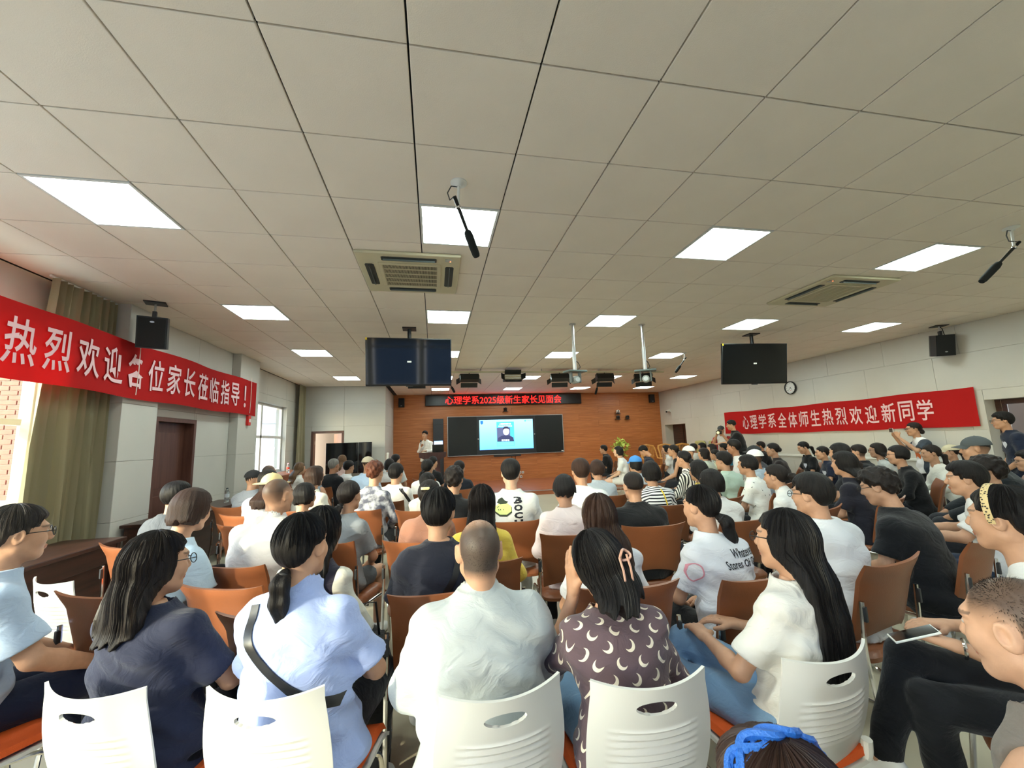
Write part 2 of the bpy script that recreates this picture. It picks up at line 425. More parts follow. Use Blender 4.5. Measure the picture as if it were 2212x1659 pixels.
# doors -------------------------------------------------------------
def door_frame(w, axis, plane, a0, a1, z1, depth, fw=0.06, mt=None):
    def bar(p0, p1, q0, q1):
        mb = MB()
        if axis == 'x': mb.box(plane-depth, plane+0.015, p0, p1, q0, q1, 0.004)
        else: mb.box(p0, p1, plane-0.015, plane+depth, q0, q1, 0.004)
        mb.build('door_frame', mt or M_door, w)
    bar(a0, a0+fw, 0, z1-fw); bar(a1-fw, a1, 0, z1-fw); bar(a0, a1, z1-fw, z1)
d1 = tag(thing('door_1', 'brown wooden door in the left wall between the pillars', None), kind='structure'); del_keys(d1)
door_frame(d1, 'x', -3.56, 6.02, 6.94, 2.0, 0.2)
leaf = MB().box(-3.71, -3.67, 6.08, 6.88, 0.01, 1.94, 0.003).build('door_leaf', M_door, d1)
for z0, z1 in ((0.15, 0.95), (1.05, 1.8)):
    MB().box(-3.672, -3.664, 6.2, 6.76, z0, z1, 0.004).build('door_panel', M_door, d1)
MB().lathe([(0.012, 0), (0.012, 0.05), (0.02, 0.05), (0.02, 0.07)], 12, (-3.67, 6.14, 1.0), 'x').build('door_handle', M_alu, d1, True)
d2 = tag(thing('door_2', 'open brown door in the corner wall beside the black screens', None), kind='structure'); del_keys(d2)
door_frame(d2, 'y', 12.4, -3.43, -2.56, 1.97, 0.2)
dl = MB().box(0, 0.8, -0.02, 0.02, 0.01, 1.9, 0.003).build('door_leaf', wood_mat('light_brown_door', (150, 96, 60), (176, 120, 80), (8, 8, 0.6)), d2, loc=(-2.63, 12.56, 0), rot=(0, 0, math.radians(118)))
for z in (0.4, 1.6): MB().lathe([(0.012, 0), (0.012, 0.09)], 10, (-3.375, 12.52, z)).build('hinge', M_alu, d2)
tag(MB().box(-3.9, -1.7, 13.9, 14.0, 0, 2.6).build('wall_corridor', mat('corridor_wall', (196, 180, 160), 0.8)), 'beige corridor wall seen through the open door', kind='structure')
d3 = tag(thing('door_3', 'dark brown door at the far end of the right wall', None), kind='structure'); del_keys(d3)
MB().box(XR+0.34, XR+0.38, 13.2, 14.52, 0, 1.92, 0.003).build('door_leaf', M_dwood, d3)
MB().box(XR+0.325, XR+0.34, 13.84, 13.86, 0.02, 1.9).build('door_seam', M_black, d3)
MB().lathe([(0.012, 0), (0.012, 0.05), (0.025, 0.05), (0.025, 0.07)], 12, (XR+0.27, 13.7, 1.0), 'x').build('door_handle', M_alu, d3, True)
d4 = tag(thing('door_4', 'dark framed door standing open behind the person in navy', None), kind='structure'); del_keys(d4)
for (p, q, z0, z1) in ((4.97, 5.05, 0, 1.93), (3.95, 4.03, 0, 1.93), (4.03, 4.97, 1.85, 1.93)):
    MB().box(XR+0.22, XR+0.34, p, q, z0, z1, 0.004).build('door_frame', M_dwood, d4)
MB().box(XR+0.30, XR+0.34, 4.03, 4.70, 0.01, 1.85, 0.003).build('door_leaf', mat('pale_door', (170, 166, 146), 0.4), d4)
h = MB().tube([(XR+0.30, 4.58, 1.45), (XR+0.24, 4.58, 1.46), (XR+0.24, 4.60, 1.52), (XR+0.24, 4.54, 1.58), (XR+0.24, 4.42, 1.57), (XR+0.30, 4.42, 1.5)], 0.016, 8).build('door_handle', M_alu, d4, True)
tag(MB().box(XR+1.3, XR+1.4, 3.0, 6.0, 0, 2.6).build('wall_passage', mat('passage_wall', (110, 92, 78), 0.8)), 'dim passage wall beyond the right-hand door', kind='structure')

# stage
stage = struct('stage', MB().box(-1.42, XR, 11.3, YF, 0, 0.10), M_plankb, 'low wooden stage in front of the blackboard')
for j in range(12):
    y0 = 11.32 + j*0.288
    for i in range(5):
        x0 = -1.42 + i*2.06
        MB().box(x0+0.002, x0+2.058, y0+0.0015, y0+0.2865, 0.10, 0.12, 0.002).build('wood_plank', M_stage, stage)
MB().box(-1.42, XR, 11.27, 11.30, 0.0, 0.105).build('stage_riser', M_stage, stage)
MB().box(-1.42, XR, 11.26, 11.31, 0.108, 0.124, 0.003).build('stage_nosing', M_alu, stage)

# outside --------------------------------------------------------------
bb = thing('brick_building', 'red brick building close outside the near left window', 'building', (-6.35, 8.0, 0))
M_brick = mat('brick_red', (138, 84, 68), 0.85, var=(6, 0.12), bump=(40, 0.3))
M_mortar = mat('brick_mortar', (156, 146, 138), 0.9)
MB().box(-4, 0, 0.012, 3, -3, 7).build('wall', M_mortar, bb)
bmesh_ = MB().box(-0.115, 0.115, -0.012, 0.012, -0.034, 0.034, 0.004).mesh('brick', M_brick)
for j in range(30):
    for i in range(9):
        obj('brick', bmesh_, bb, (-0.13 - i*0.245 - (0.12 if j % 2 else 0), 0.002, 0.9 + j*0.08))
pb = thing('pale_building', 'pale building with rows of windows outside the far left window', 'building', (-16.0, 34, 0))
M_pale = mat('pale_render', (170, 174, 182), 0.8)
MB().box(-14, 11, 0, 8, -6.2, 3.4).build('wall', M_pale, pb)
MB().prism([(-14.4, 3.4), (11.4, 3.4), (7, 5.6), (-10, 5.6)], -0.3, 8.3, 'xz').build('roof', mat('pale_roof', (116, 122, 132), 0.8), pb)
for zz in (-4.0, -1.2, 1.5):
    for k in range(9):
        x0 = -12.5 + k*2.6
        wv = MB().box(x0, x0+1.3, -0.06, 0.0, zz, zz+1.3, 0.01).build('window', M_winframe, pb)
        for a in (0.08, 0.68): MB().box(x0+a, x0+a+0.54, -0.08, -0.05, zz+0.1, zz+1.2).build('pane', mat('far_pane', (92, 106, 120), 0.2), wv)
tag(MB().box(-120, 120, -120, 120, -6.4, -6.2).build('ground', mat('outside_ground', (226, 220, 206), 0.9)), 'ground far below outside the windows', kind='structure')
# ------------------------------------------------------------------ fixtures
M_led = mat('led_diffuser', (244, 255, 250), 0.5, emit=((236, 255, 250), LED))
rowname = {0: 'nearest', 4: 'second', 8: 'third', 13: 'fourth', 17: 'farthest', -4: 'unseen overhead'}
colname = {-4: 'beside the left wall', 0: 'left of centre', 4: 'right of centre', 8: 'second from the right wall', 12: 'beside the right wall'}
lf = MB(); e = T/2-0.004; i_ = T/2-0.022
for (a, b, c, d) in ((-e, e, -e, -i_), (-e, e, i_, e), (-e, -i_, -i_, i_), (i_, e, -i_, i_)): lf.box(a, b, c, d, -0.004, 0.02)
lf = lf.mesh('frame', M_white)
ld = MB().box(-i_, i_, -i_, i_, 0.0, 0.014).mesh('diffuser', M_led)
for (u, v) in light_cells:
    if u == -4 and v == 17: continue
    t_ = thing('ceiling_light', 'square white ceiling light panel, %s row, column %s' % (rowname[v], colname[u]), 'ceiling light', (GX+(u+.5)*T, GY+(v+.5)*T, CZ), 0, 'square ceiling light panels')
    obj('frame', lf, t_); obj('diffuser', ld, t_)

def aircon(loc, label, rz):
    t_ = thing('air_conditioner', label, 'air conditioner', loc, rz, 'ceiling cassette air conditioners')
    MB().box(-0.475, 0.475, -0.475, 0.475, -0.03, 0.0, 0.012).build('panel', M_cream, t_)
    # raised centre frame and grille of fine louvres
    fr = MB()
    for (a, b, c, d) in ((-0.29, 0.29, -0.29, -0.255), (-0.29, 0.29, 0.255, 0.29), (-0.29, -0.255, -0.255, 0.255), (0.255, 0.29, -0.255, 0.255)): fr.box(a, b, c, d, -0.042, -0.028, 0.003)
    fr.build('grille_frame', M_cream, t_)
    MB().box(-0.255, 0.255, -0.255, 0.255, -0.031, -0.0295).build('grille_void', mat('ac_void', (40, 40, 34), 0.9), t_)
    lv = MB()
    for k in range(46):
        x = -0.25 + k*0.5/45; lv.box(x-0.0022, x+0.0022, -0.253, 0.253, -0.038, -0.031)
    tag(lv.build('louvres', M_cream, t_), kind='stuff')
    for k in range(4):
        y = -0.16 + k*0.107; MB().box(-0.255, 0.255, y-0.003, y+0.003, -0.041, -0.031).build('crossbar', M_cream, t_)
    for q in range(4):
        a = q*math.pi/2
        M = Matrix.Rotation(a, 4, 'Z')
        pts = [(-0.25, -0.03), (-0.235, -0.042), (0.235, -0.042), (0.25, -0.03), (0.25, 0.03), (0.235, 0.04), (-0.235, 0.04), (-0.25, 0.03)]
        mb = MB().prism([(p[0], p[1]+0.375) for p in pts], -0.034, -0.0305); mb.xf(M)
        o = mb.build('outlet', mat('ac_slot', (44, 50, 48), 0.5), t_)
        mb = MB().box(-0.235, 0.235, 0.372, 0.378, -0.05, -0.031); mb.xf(M @ Matrix.Translation((0, 0, 0)))
        mb.build('vane', mat('ac_vane', (104, 112, 108), 0.4), o)
    MB().box(0.33, 0.39, -0.42, -0.37, -0.036, -0.03, 0.003).build('receiver', mat('receiver_grey', (170, 172, 160), 0.3), t_)
    MB().box(0.375, 0.382, -0.385, -0.378, -0.038, -0.034).build('indicator', mat('led_red', (255, 90, 60), 0.4, emit=((255, 80, 40), 6)), t_)
    return t_
aircon((-0.22, 4.02, CZ), 'cream ceiling cassette air conditioner nearest the viewer, left of centre', 0)
aircon((4.87, 4.02, CZ), 'cream ceiling cassette air conditioner near the right-hand lights', math.radians(-90))

def tv(loc, label, tilt, yaw, drop):
    t_ = thing('ceiling_television', label, 'television', loc, yaw, 'ceiling hung televisions')
    top = CZ - loc[2]
    MB().tube([(0, 0.06, 0.0), (0, 0.06, top)], 0.028, 12).build('pole', M_black, t_, True)
    MB().box(-0.1, 0.1, -0.04, 0.16, top-0.015, top, 0.003).build('ceiling_plate', M_black, t_)
    R = Matrix.Rotation(tilt, 4, 'X')
    W, Hh = 1.24, 0.71
    body = MB().box(-W/2, W/2, -0.012, 0.03, -Hh, 0, 0.006).xf(R).build('body', M_black, t_, True)
    MB().box(-W/2+0.012, W/2-0.012, -0.015, -0.012, -Hh+0.025, -0.012).xf(R).build('screen', M_screen, t_)
    MB().box(-0.25, 0.25, 0.03, 0.07, -0.55, -0.12, 0.01).xf(R).build('back_housing', M_black, t_, True)
    MB().box(-W/2, -W/2+0.025, -0.0165, -0.012, -0.035, 0.0).xf(R).build('yellow_sticker', mat('sticker_yellow', (232, 200, 40), 0.6), t_)
    MB().box(-0.03, 0.03, -0.0165, -0.014, -0.362, -0.338).xf(R).build('white_sticker', M_white, t_)
    MB().box(-0.05, 0.05, -0.012, 0.02, -Hh-0.012, -Hh, 0.003).xf(R).build('sensor', M_dgrey, t_)
    return t_
tv((-0.36, 6.03, 3.09), 'black television hung from the ceiling, left of the red display sign', math.radians(9), math.radians(1.5), 0.2)
tv((5.53, 6.0, 3.075), 'black television hung from the ceiling, above the wall clock', math.radians(9), math.radians(-4), 0.2)

def tilted(loc, rz, rx): return Matrix.Translation(loc) @ Matrix.Rotation(rz, 4, 'Z') @ Matrix.Rotation(rx, 4, 'X')
def speaker(loc, label, rz, cable):
    t_ = thing('loudspeaker', label, 'loudspeaker', loc, rz, 'ceiling hung loudspeakers')
    top = CZ - loc[2]
    MB().box(-0.1, 0.1, -0.08, 0.08, top-0.012, top, 0.003).build('ceiling_plate', M_black, t_)
    MB().tube([(0, 0, top-0.01), (0, 0, 0.05)], 0.011, 8).build('rod', M_alu, t_)
    MB().box(-0.02, 0.02, -0.025, 0.025, 0.0, 0.07, 0.004).build('bracket', M_dgrey, t_)
    R = Matrix.Rotation(math.radians(10), 4, 'X')
    MB().prism([(-0.135, -0.11), (0.135, -0.11), (0.135, 0.02), (0.085, 0.13), (-0.085, 0.13), (-0.135, 0.02)], -0.36, 0.0).xf(R).build('cabinet', M_black, t_)
    MB().box(-0.122, 0.122, -0.118, -0.11, -0.345, -0.015, 0.004).xf(R).build('grille', mat('speaker_grille', (24, 26, 28), 0.75, bump=(400, 0.5)), t_)
    MB().lathe([(0.02, 0), (0.02, -0.004)], 16, (0, 0, 0), 'y').xf(R @ Matrix.Translation((0, -0.118, -0.06 if not cable else -0.29)) @ Matrix.Diagonal((1, 1, 0.5, 1))).build('badge', M_alu, t_)
    if cable: MB().tube([(0.02, 0.02, top-0.01), (0.06, 0.03, 0.12), (0.12, 0.08, -0.05), (0.19, 0.09, -0.2), (0.16, 0.09, -0.27), (0.1, 0.08, -0.25)], 0.006, 6).build('cable', M_black, t_, True)
    return t_
speaker((-3.17, 5.2, 3.08), 'black loudspeaker hanging in front of the left banner', math.radians(22), False)
speaker((8.62, 5.3, 3.09), 'black loudspeaker hanging by the right wall, cable looping behind', math.radians(-25), True)

def hang_mic(base, joint, tip, label, flange):
    t_ = thing('hanging_microphone', label, 'microphone', base, 0, 'hanging shotgun microphones')
    b = Vector(base); j = Vector(joint) - b; tp = Vector(tip) - b
    MB().lathe([(0.055, 0), (0.055, -0.006), (0.03, -0.016), (0.02, -0.03), (0.014, -0.03)], 24).build('flange', M_white, t_, True)
    MB().tube([(0, 0, -0.02), tuple(j)], 0.01, 10).build('stem', M_white, t_, True)
    MB().lathe([(0.014, -0.012), (0.018, 0), (0.014, 0.012)], 12, tuple(j)).build('swivel', M_chrome, t_, True)
    d = (tp - j); L = d.length; d.normalize()
    a = j - d*0.07; mid = j + d*L*0.48
    MB().tube([a, j, mid], [0.013, 0.012, 0.011], 10).build('barrel', M_black, t_, True)
    e0 = j + d*L*0.44
    pr = [e0 + (tp - e0)*k for k in (0, 0.06, 0.2, 0.6, 0.9, 0.98, 1.0)]
    MB().tube(pr, [0.013, 0.024, 0.03, 0.029, 0.027, 0.022, 0.008], 14).build('foam_windshield', mat('foam_black', (24, 28, 28), 0.95, bump=(500, 0.4)), t_, True)
    MB().tube([(0, 0, -0.03), (-0.05, 0, -0.03), (-0.075, 0, -0.08), (-0.06, 0, -0.13), tuple(a)], 0.004, 6).build('cable', M_dgrey, t_, True)
hang_mic((0.17, 2.5, CZ), (0.165, 2.5, 3.08), (0.31, 2.76, 2.86), 'hanging microphone with black foam, in front of the near central light', True)
hang_mic((5.03, 2.46, CZ), (5.02, 2.46, 3.07), (4.70, 2.54, 2.77), 'hanging microphone with black foam at the right edge of the picture', True)
hang_mic((5.23, 7.57, CZ), (5.21, 7.57, 3.10), (4.98, 7.57, 2.83), 'hanging microphone beyond the right of the two ceiling pole cameras', True)
hang_mic((4.3, 10.0, CZ), (4.3, 10.0, 3.0), (4.2, 10.05, 2.66), 'hanging microphone below the fourth stage light', True)
hang_mic((0.35, 9.6, CZ), (0.35, 9.6, 2.95), (0.48, 9.75, 2.72), 'hanging microphone between the left television and the red sign', True)

def pole_cam(x, y, label, yaw):
    t_ = thing('pole_camera', label, 'camera', (x, y, CZ), 0, 'cameras on ceiling poles')
    MB().lathe([(0.05, 0), (0.05, -0.01), (0.02, -0.02), (0.02, -0.03)], 16).build('flange', M_alu, t_, True)
    MB().tube([(0, 0, 0), (0, 0, -0.38)], 0.022, 12).build('upper_pole', M_alu, t_, True)
    MB().tube([(0, 0, -0.36), (0, 0, -0.72)], 0.028, 12).build('lower_pole', M_alu, t_, True)
    R = Matrix.Rotation(yaw, 4, 'Z')
    MB().box(-0.16, 0.16, -0.09, 0.09, -0.745, -0.72, 0.006).xf(R).build('mount_plate', mat('plate_green_grey', (96, 112, 112), 0.4), t_)
    for s in (-1, 1): MB().box(s*0.075-0.012, s*0.075+0.012, -0.03, 0.03, -0.90, -0.745, 0.004).xf(R).build('yoke_arm', mat('yoke_grey', (108, 118, 120), 0.4), t_)
    MB().lathe([(0.03, -0.06), (0.055, -0.05), (0.055, 0.05), (0.04, 0.062)], 20, (0, 0, -0.86), 'y').xf(R).build('camera_head', mat('cam_grey', (150, 158, 158), 0.35), t_, True)
    MB().lathe([(0.035, -0.066), (0.035, -0.06)], 20, (0, 0, -0.86), 'y').xf(R).build('lens', mat('lens', (200, 210, 215), 0.1), t_, True)
    MB().tube([(0.03, 0.02, -0.72), (0.10, 0.03, -0.66), (0.07, 0.02, -0.60), (0.02, 0.0, -0.56)], 0.006, 6).build('cable', M_dgrey, t_, True)
pole_cam(2.07, 5.67, 'grey camera on the left of the two white ceiling poles', 0.2)
pole_cam(3.18, 5.61, 'grey camera on the right of the two white ceiling poles', -0.5)

# stage light rail and six flood lights with barn doors
rail = thing('lighting_rail', 'cream lighting rail across the ceiling carrying the stage lights', 'rail', (2.6, 9.5, CZ))
MB().box(-3.3, 3.3, -0.03, 0.03, -0.10, -0.06, 0.005).build('bar', M_cream, rail)
for k in range(5): MB().tube([(-3.0+k*1.5, 0, -0.06), (-3.0+k*1.5, 0, 0)], 0.01, 6).build('hanger', M_alu, rail)
def stage_light(x, label, yaw, pitch, facing=False):
    t_ = thing('stage_light', label, 'stage light', (x, 9.5, 3.155), yaw, 'black stage lights on the rail')
    MB().tube([(0, 0, 0), (0, 0, -0.04)], 0.012, 8).build('clamp', M_dgrey, t_)
    MB().tube([(-0.235, 0, -0.12), (-0.235, 0, -0.05), (-0.22, 0, -0.035), (0.22, 0, -0.035), (0.235, 0, -0.05), (0.235, 0, -0.12)], 0.007, 6).build('yoke', M_black, t_)
    R = Matrix.Translation((0, 0, -0.13)) @ Matrix.Rotation(pitch, 4, 'X')
    MB().prism([(-0.09, -0.075), (0.06, -0.075), (0.09, -0.05), (0.09, 0.05), (0.06, 0.075), (-0.09, 0.075)], -0.22, 0.22, 'yz').xf(R).build('housing', M_black, t_)
    s = -1 if facing else 1
    if facing:
        MB().box(-0.20, 0.20, -0.094, -0.088, -0.062, 0.062, 0.003).xf(R).build('reflector', mat('reflector', (214, 206, 184), 0.25, 0.6), t_)
        for z in (-0.03, 0.03): MB().tube([(-0.19, -0.096, z), (0.19, -0.096, z)], 0.012, 8).xf(R).build('tube_lamp', M_white, t_)
    yy = -0.09 if facing else 0.09
    dm = MB().box(-0.2, 0.2, -0.003, 0.003, 0, 0.13); 
    for (ang, z, nm) in ((0.9, 0.075, 1), (0.9, -0.075, -1)):
        M = R @ Matrix.Translation((0, yy, z)) @ Matrix.Rotation(-s*ang*nm, 4, 'X') @ Matrix.Diagonal((1, 1, nm, 1))
        MB().box(-0.2, 0.2, -0.003, 0.003, 0, 0.12).xf(M).build('barn_door', M_black, t_)
    for sx in (-1, 1):
        M = R @ Matrix.Translation((sx*0.22, yy, 0)) @ Matrix.Rotation(-sx*s*0.7, 4, 'Z')
        MB().box(-0.003, 0.003, 0 if s > 0 else -0.12, 0.12 if s > 0 else 0, -0.07, 0.07).xf(M).build('barn_door', M_black, t_)
    MB().box(-0.025, 0.025, -0.078 if not facing else 0.06, -0.074 if not facing else 0.064, 0.01, 0.028).xf(R).build('label_plate', M_white, t_)
stage_light(-0.4, 'stage light behind the left television, first on the rail', 0.0, -0.5)
stage_light(0.82, 'second stage light on the rail, beside the left television', 0.0, -0.35)
stage_light(1.86, 'stage light turned to the audience, showing its pale tubes', 0.0, -0.2, True)
stage_light(3.06, 'stage light behind the left pole camera', -0.15, -0.5)
stage_light(4.25, 'stage light between the two pole cameras', -0.1, -0.5)
stage_light(5.31, 'stage light behind the right pole camera, turned aside', -0.5, -0.45)

# red LED sign
sg = thing('led_sign', 'black display sign with glowing red Chinese characters', 'sign', (2.61, YF-0.06, 3.03))
MB().box(-2.93, 2.93, -0.07, 0.06, -0.19, 0.19, 0.012).build('casing', mat('sign_black', (20, 18, 19), 0.35), sg)
text_on('lettering', '心理学系2025级新生家长见面会', lambda x, y: (x-0.05, -0.076, y), mat('led_red_text', (255, 40, 34), 0.5, emit=((255, 24, 20), 2.0)), sg, 4.35, 0.30, 0.0)

# blackboard with screen
bd = thing('blackboard', 'long black sliding board with a lit blue screen in the middle', 'blackboard', (2.61, YF-0.04, 1.735))
BX = 2.16
fr = MB()
for (a, b, c, d) in ((-BX, BX, 0.69, 0.71), (-BX, BX, -0.71, -0.69), (-BX, -BX+0.02, -0.69, 0.69), (BX-0.02, BX, -0.69, 0.69)): fr.box(a, b, -0.05, 0.03, c, d, 0.004)
fr.build('frame', M_alu, bd)
M_board = mat('board_black', (22, 25, 26), 0.35)
MB().box(-BX+0.02, -1.11, -0.04, 0.02, -0.69, 0.69, 0.002).build('board_panel', M_board, bd)
MB().box(1.09, BX-0.02, -0.04, 0.02, -0.69, 0.69, 0.002).build('board_panel', M_board, bd)
MB().box(-1.108, 1.088, -0.03, 0.02, -0.69, 0.69, 0.002).build('bezel', mat('bezel', (46, 48, 52), 0.3), bd)
def shade_screen(name, stops, strength):
    mt = bpy.data.materials.new(name); mt.use_nodes = True; nt = mt.node_tree; n = nt.nodes; l = nt.links
    b = n['Principled BSDF']; b.inputs['Base Color'].default_value = (0.01, 0.01, 0.012, 1); b.inputs['Roughness'].default_value = 0.2
    tc = n.new('ShaderNodeTexCoord'); sp = n.new('ShaderNodeSeparateXYZ'); l.new(tc.outputs['Generated'], sp.inputs[0])
    cr = n.new('ShaderNodeValToRGB'); l.new(sp.outputs[2], cr.inputs[0])
    while len(cr.color_ramp.elements) < len(stops): cr.color_ramp.elements.new(0.5)
    for k, (p, c) in enumerate(stops): cr.color_ramp.elements[k].position = p; cr.color_ramp.elements[k].color = lin(c) + (1,)
    l.new(cr.outputs[0], b.inputs['Emission Color']); b.inputs['Emission Strength'].default_value = strength
    return mt
scr = MB().box(-1.01, 0.985, -0.036, -0.030, -0.52, 0.56).build('screen', shade_screen('slide', [(0, (96, 190, 240)), (0.45, (120, 212, 250)), (1, (150, 226, 252))], 0.95), bd)
em = lambda nm, c, s=0.9: mat(nm, c, 0.5, emit=(c, s))
def flat(name, x0, x1, z0, z1, mt, par, y=-0.0385): return MB().box(x0, x1, y-0.001, y, z0, z1).build(name, mt, par)
flat('poster', -0.38, 0.27, -0.40, 0.48, em('poster_blue', (60, 150, 215)), scr)
text_on('caption', '心理健康教育家长会', lambda x, y: (-0.055+x, -0.0405, 0.40+y), em('cap_red', (240, 150, 160)), scr, 0.44, 0.06, 0.004)
text_on('caption', '家校携手共育成长', lambda x, y: (-0.055+x, -0.0405, 0.32+y), em('cap_white', (225, 240, 250)), scr, 0.52, 0.055, 0.004)
flat('photo', -0.37, 0.12, -0.24, 0.27, em('photo_dark', (72, 78, 110), 0.8), scr, -0.0398)
face = MB(); n_ = 20
face.add([(-0.03, -0.0412, 0.13)] + [(-0.03+0.115*math.cos(a), -0.0412, 0.13+0.145*math.sin(a)) for a in [2*math.pi*k/n_ for k in range(n_)]], [(0, 1+k, 1+(k+1) % n_) for k in range(n_)])
face.build('photo_face', em('photo_skin', (196, 190, 220)), scr)
hr_ = [(-0.15, 0.15), (-0.145, 0.25), (-0.09, 0.30), (0.02, 0.305), (0.08, 0.25), (0.088, 0.15), (0.06, 0.21), (-0.03, 0.23), (-0.11, 0.21)]
MB().prism(hr_, -0.0424, -0.0416, 'xz').build('photo_hair', em('photo_hair', (40, 42, 62), 0.6), scr)
MB().prism([(-0.36, -0.24), (-0.33, -0.1), (-0.2, -0.03), (-0.09, -0.01), (0.03, -0.01), (0.12, -0.04), (0.23, -0.1), (0.26, -0.24)], -0.0424, -0.0416, 'xz').build('photo_shirt', em('photo_shirt', (46, 50, 84), 0.7), scr)
text_on('caption', '您的都会', lambda x, y: (-0.06+x, -0.0432, -0.19+y), MATS['cap_white'], scr, 0.30, 0.07, 0.006)
flat('poster_band', -0.37, 0.25, -0.39, -0.25, em('poster_cyan', (90, 200, 240)), scr, -0.0398)
flat('slide_footer', -1.0, 0.975, -0.518, -0.505, em('footer', (60, 90, 200)), scr)
MB().prism([(-0.97, 0.53), (-0.87, 0.53), (-0.87, 0.44), (-0.92, 0.39), (-0.97, 0.44)], -0.040, -0.0385, 'xz').build('slide_emblem', em('emblem', (30, 90, 170)), scr)
MB().lathe([(0.035, 0), (0.035, -0.001)], 16, (0.70, -0.0385, 0.50), 'y').build('slide_emblem', em('emblem2', (70, 150, 205)), scr)
text_on('caption', '心理学系', lambda x, y: (0.84+x, -0.0402, 0.50+y), MATS['emblem2'], scr, 0.2, 0.045)
for x in (-1.06, 1.04): MB().lathe([(0.02, 0), (0.02, -0.01)], 12, (x, -0.032, 0.0 if x > 0 else -0.12), 'y').build('button', M_white, bd, True)
flat('board_mark', BX-0.11, BX-0.03, -0.66, -0.63, M_white, bd, -0.0405)
MB().box(-0.5, 0.5, -0.03, 0.03, -0.78, -0.71, 0.01).build('bottom_housing', M_dgrey, bd)
for x in (0.16, 0.30): MB().tube([(x, 0, -0.74), (x, 0.01, -0.9)], 0.008, 6).build('cable', M_black, bd)

# column behind the lectern (dark tower with a small screen)
tw = thing('dark_tower', 'tall dark grey cabinet tower with a small lit screen', 'cabinet', (0.13, YF-0.14, 0.12))
MB().box(-0.18, 0.18, -0.12, 0.12, 0, 2.25, 0.008).build('body', mat('tower_grey', (48, 50, 54), 0.4), tw)
MB().box(-0.172, 0.172, -0.126, -0.12, 2.03, 2.04).build('seam', M_black, tw)
MB().box(-0.15, 0.15, -0.126, -0.12, 1.22, 1.48, 0.002).build('screen', shade_screen('tower_screen', [(0, (190, 205, 240)), (0.6, (205, 220, 250)), (1, (130, 170, 235))], 0.9), tw)
MB().box(-0.14, 0.14, -0.125, -0.12, 0.2, 0.9, 0.003).build('lower_door', mat('tower_grey2', (58, 60, 64), 0.4), tw)

# lectern and what stands on it
lc = thing('lectern', 'dark brown wooden lectern with a flared top on the stage', 'lectern', (-0.06, 12.6, 0.12))
M_lect = wood_mat('lectern_wood', (52, 28, 26), (74, 42, 38), (8, 8, 0.6), 0.35)
MB().prism([(-0.25, 0), (0.25, 0), (0.21, 0.92), (-0.21, 0.92)], -0.2, 0.2, 'xz').build('body', M_lect, lc)
MB().prism([(-0.21, 0.92), (0.21, 0.92), (0.39, 1.0), (0.40, 1.13), (-0.40, 1.13), (-0.39, 1.0)], -0.26, 0.24, 'xz').build('top', M_lect, lc)
MB().box(-0.28, 0.28, -0.23, 0.23, 0, 0.06, 0.006).build('plinth', M_lect, lc)
MB().box(-0.17, 0.17, -0.206, -0.2, 0.15, 0.8, 0.003).build('front_panel', M_lect, lc)
lp = thing('laptop', 'black laptop open on the lectern', 'laptop', (0.10, 12.62, 1.25))
MB().box(-0.17, 0.17, -0.1, 0.13, 0, 0.016, 0.004).build('keyboard_base', M_black, lp)
MB().box(-0.17, 0.17, -0.005, 0.005, 0, 0.22, 0.003).xf(Matrix.Translation((0, -0.1, 0.016)) @ Matrix.Rotation(math.radians(8), 4, 'X')).build('lid', M_black, lp)

# wall devices on the front wall
def wall_speaker(x, z, label):
    t_ = thing('wall_speaker', label, 'loudspeaker', (x, YF, z), 0, 'small speakers on the wood wall')
    MB().box(-0.1, 0.1, -0.17, -0.03, -0.16, 0.16, 0.01).build('cabinet', M_black, t_)
    MB().box(-0.085, 0.085, -0.176, -0.17, -0.145, 0.145, 0.003).build('grille', MATS['speaker_grille'], t_)
    MB().box(-0.03, 0.03, -0.03, 0, -0.04, 0.04).build('bracket', M_dgrey, t_)
    MB().box(-0.02, 0.02, -0.18, -0.176, -0.12, -0.105).build('badge', M_alu, t_)
wall_speaker(-1.14, 2.97, 'small black speaker at the left end of the wood wall')
wall_speaker(8.50, 2.99, 'small black speaker at the right end of the wood wall')
def wcam(x, y, z, label, white, rz=0):
    t_ = thing('wall_camera', label, 'camera', (x, y, z), rz, 'small wall cameras')
    MB().box(-0.1, 0.1, -0.14, 0, -0.012, 0.0, 0.003).build('shelf', M_black, t_)
    MB().lathe([(0.06, 0), (0.06, 0.03), (0.045, 0.04)], 16, (0, -0.08, 0)).build('base', M_black, t_, True)
    mw = M_white if white else M_black
    for s in (-1, 1): MB().box(s*0.055-0.008, s*0.055+0.008, -0.11, -0.05, 0.035, 0.13, 0.004).build('yoke_arm', mw, t_)
    MB().lathe([(0.03, -0.055), (0.045, -0.045), (0.045, 0.04), (0.02, 0.05)], 16, (0, -0.08, 0.10), 'y').build('head', mw, t_, True)
    MB().lathe([(0.026, -0.058), (0.026, -0.05)], 16, (0, -0.08, 0.10), 'y').build('lens', M_screen, t_)
wcam(2.58, YF, 2.60, 'black camera on a shelf above the blackboard', False)
wcam(7.03, YF, 2.42, 'white camera, topmost of three on the wood wall', True)
wcam(7.02, YF, 2.20, 'black camera directly below the white one on the wood wall', False)
wcam(7.42, YF, 2.20, 'black camera to the right of the other two on the wood wall', False)
bc = thing('bullet_camera', 'white bullet camera on the right wall near the far corner', 'camera', (XR, 14.1, 2.46))
MB().box(-0.02, 0, -0.06, 0.06, -0.06, 0.06, 0.005).build('base_plate', M_white, bc)
MB().tube([(-0.01, 0, 0), (-0.1, -0.02, -0.01)], 0.018, 8).build('arm', M_white, bc)
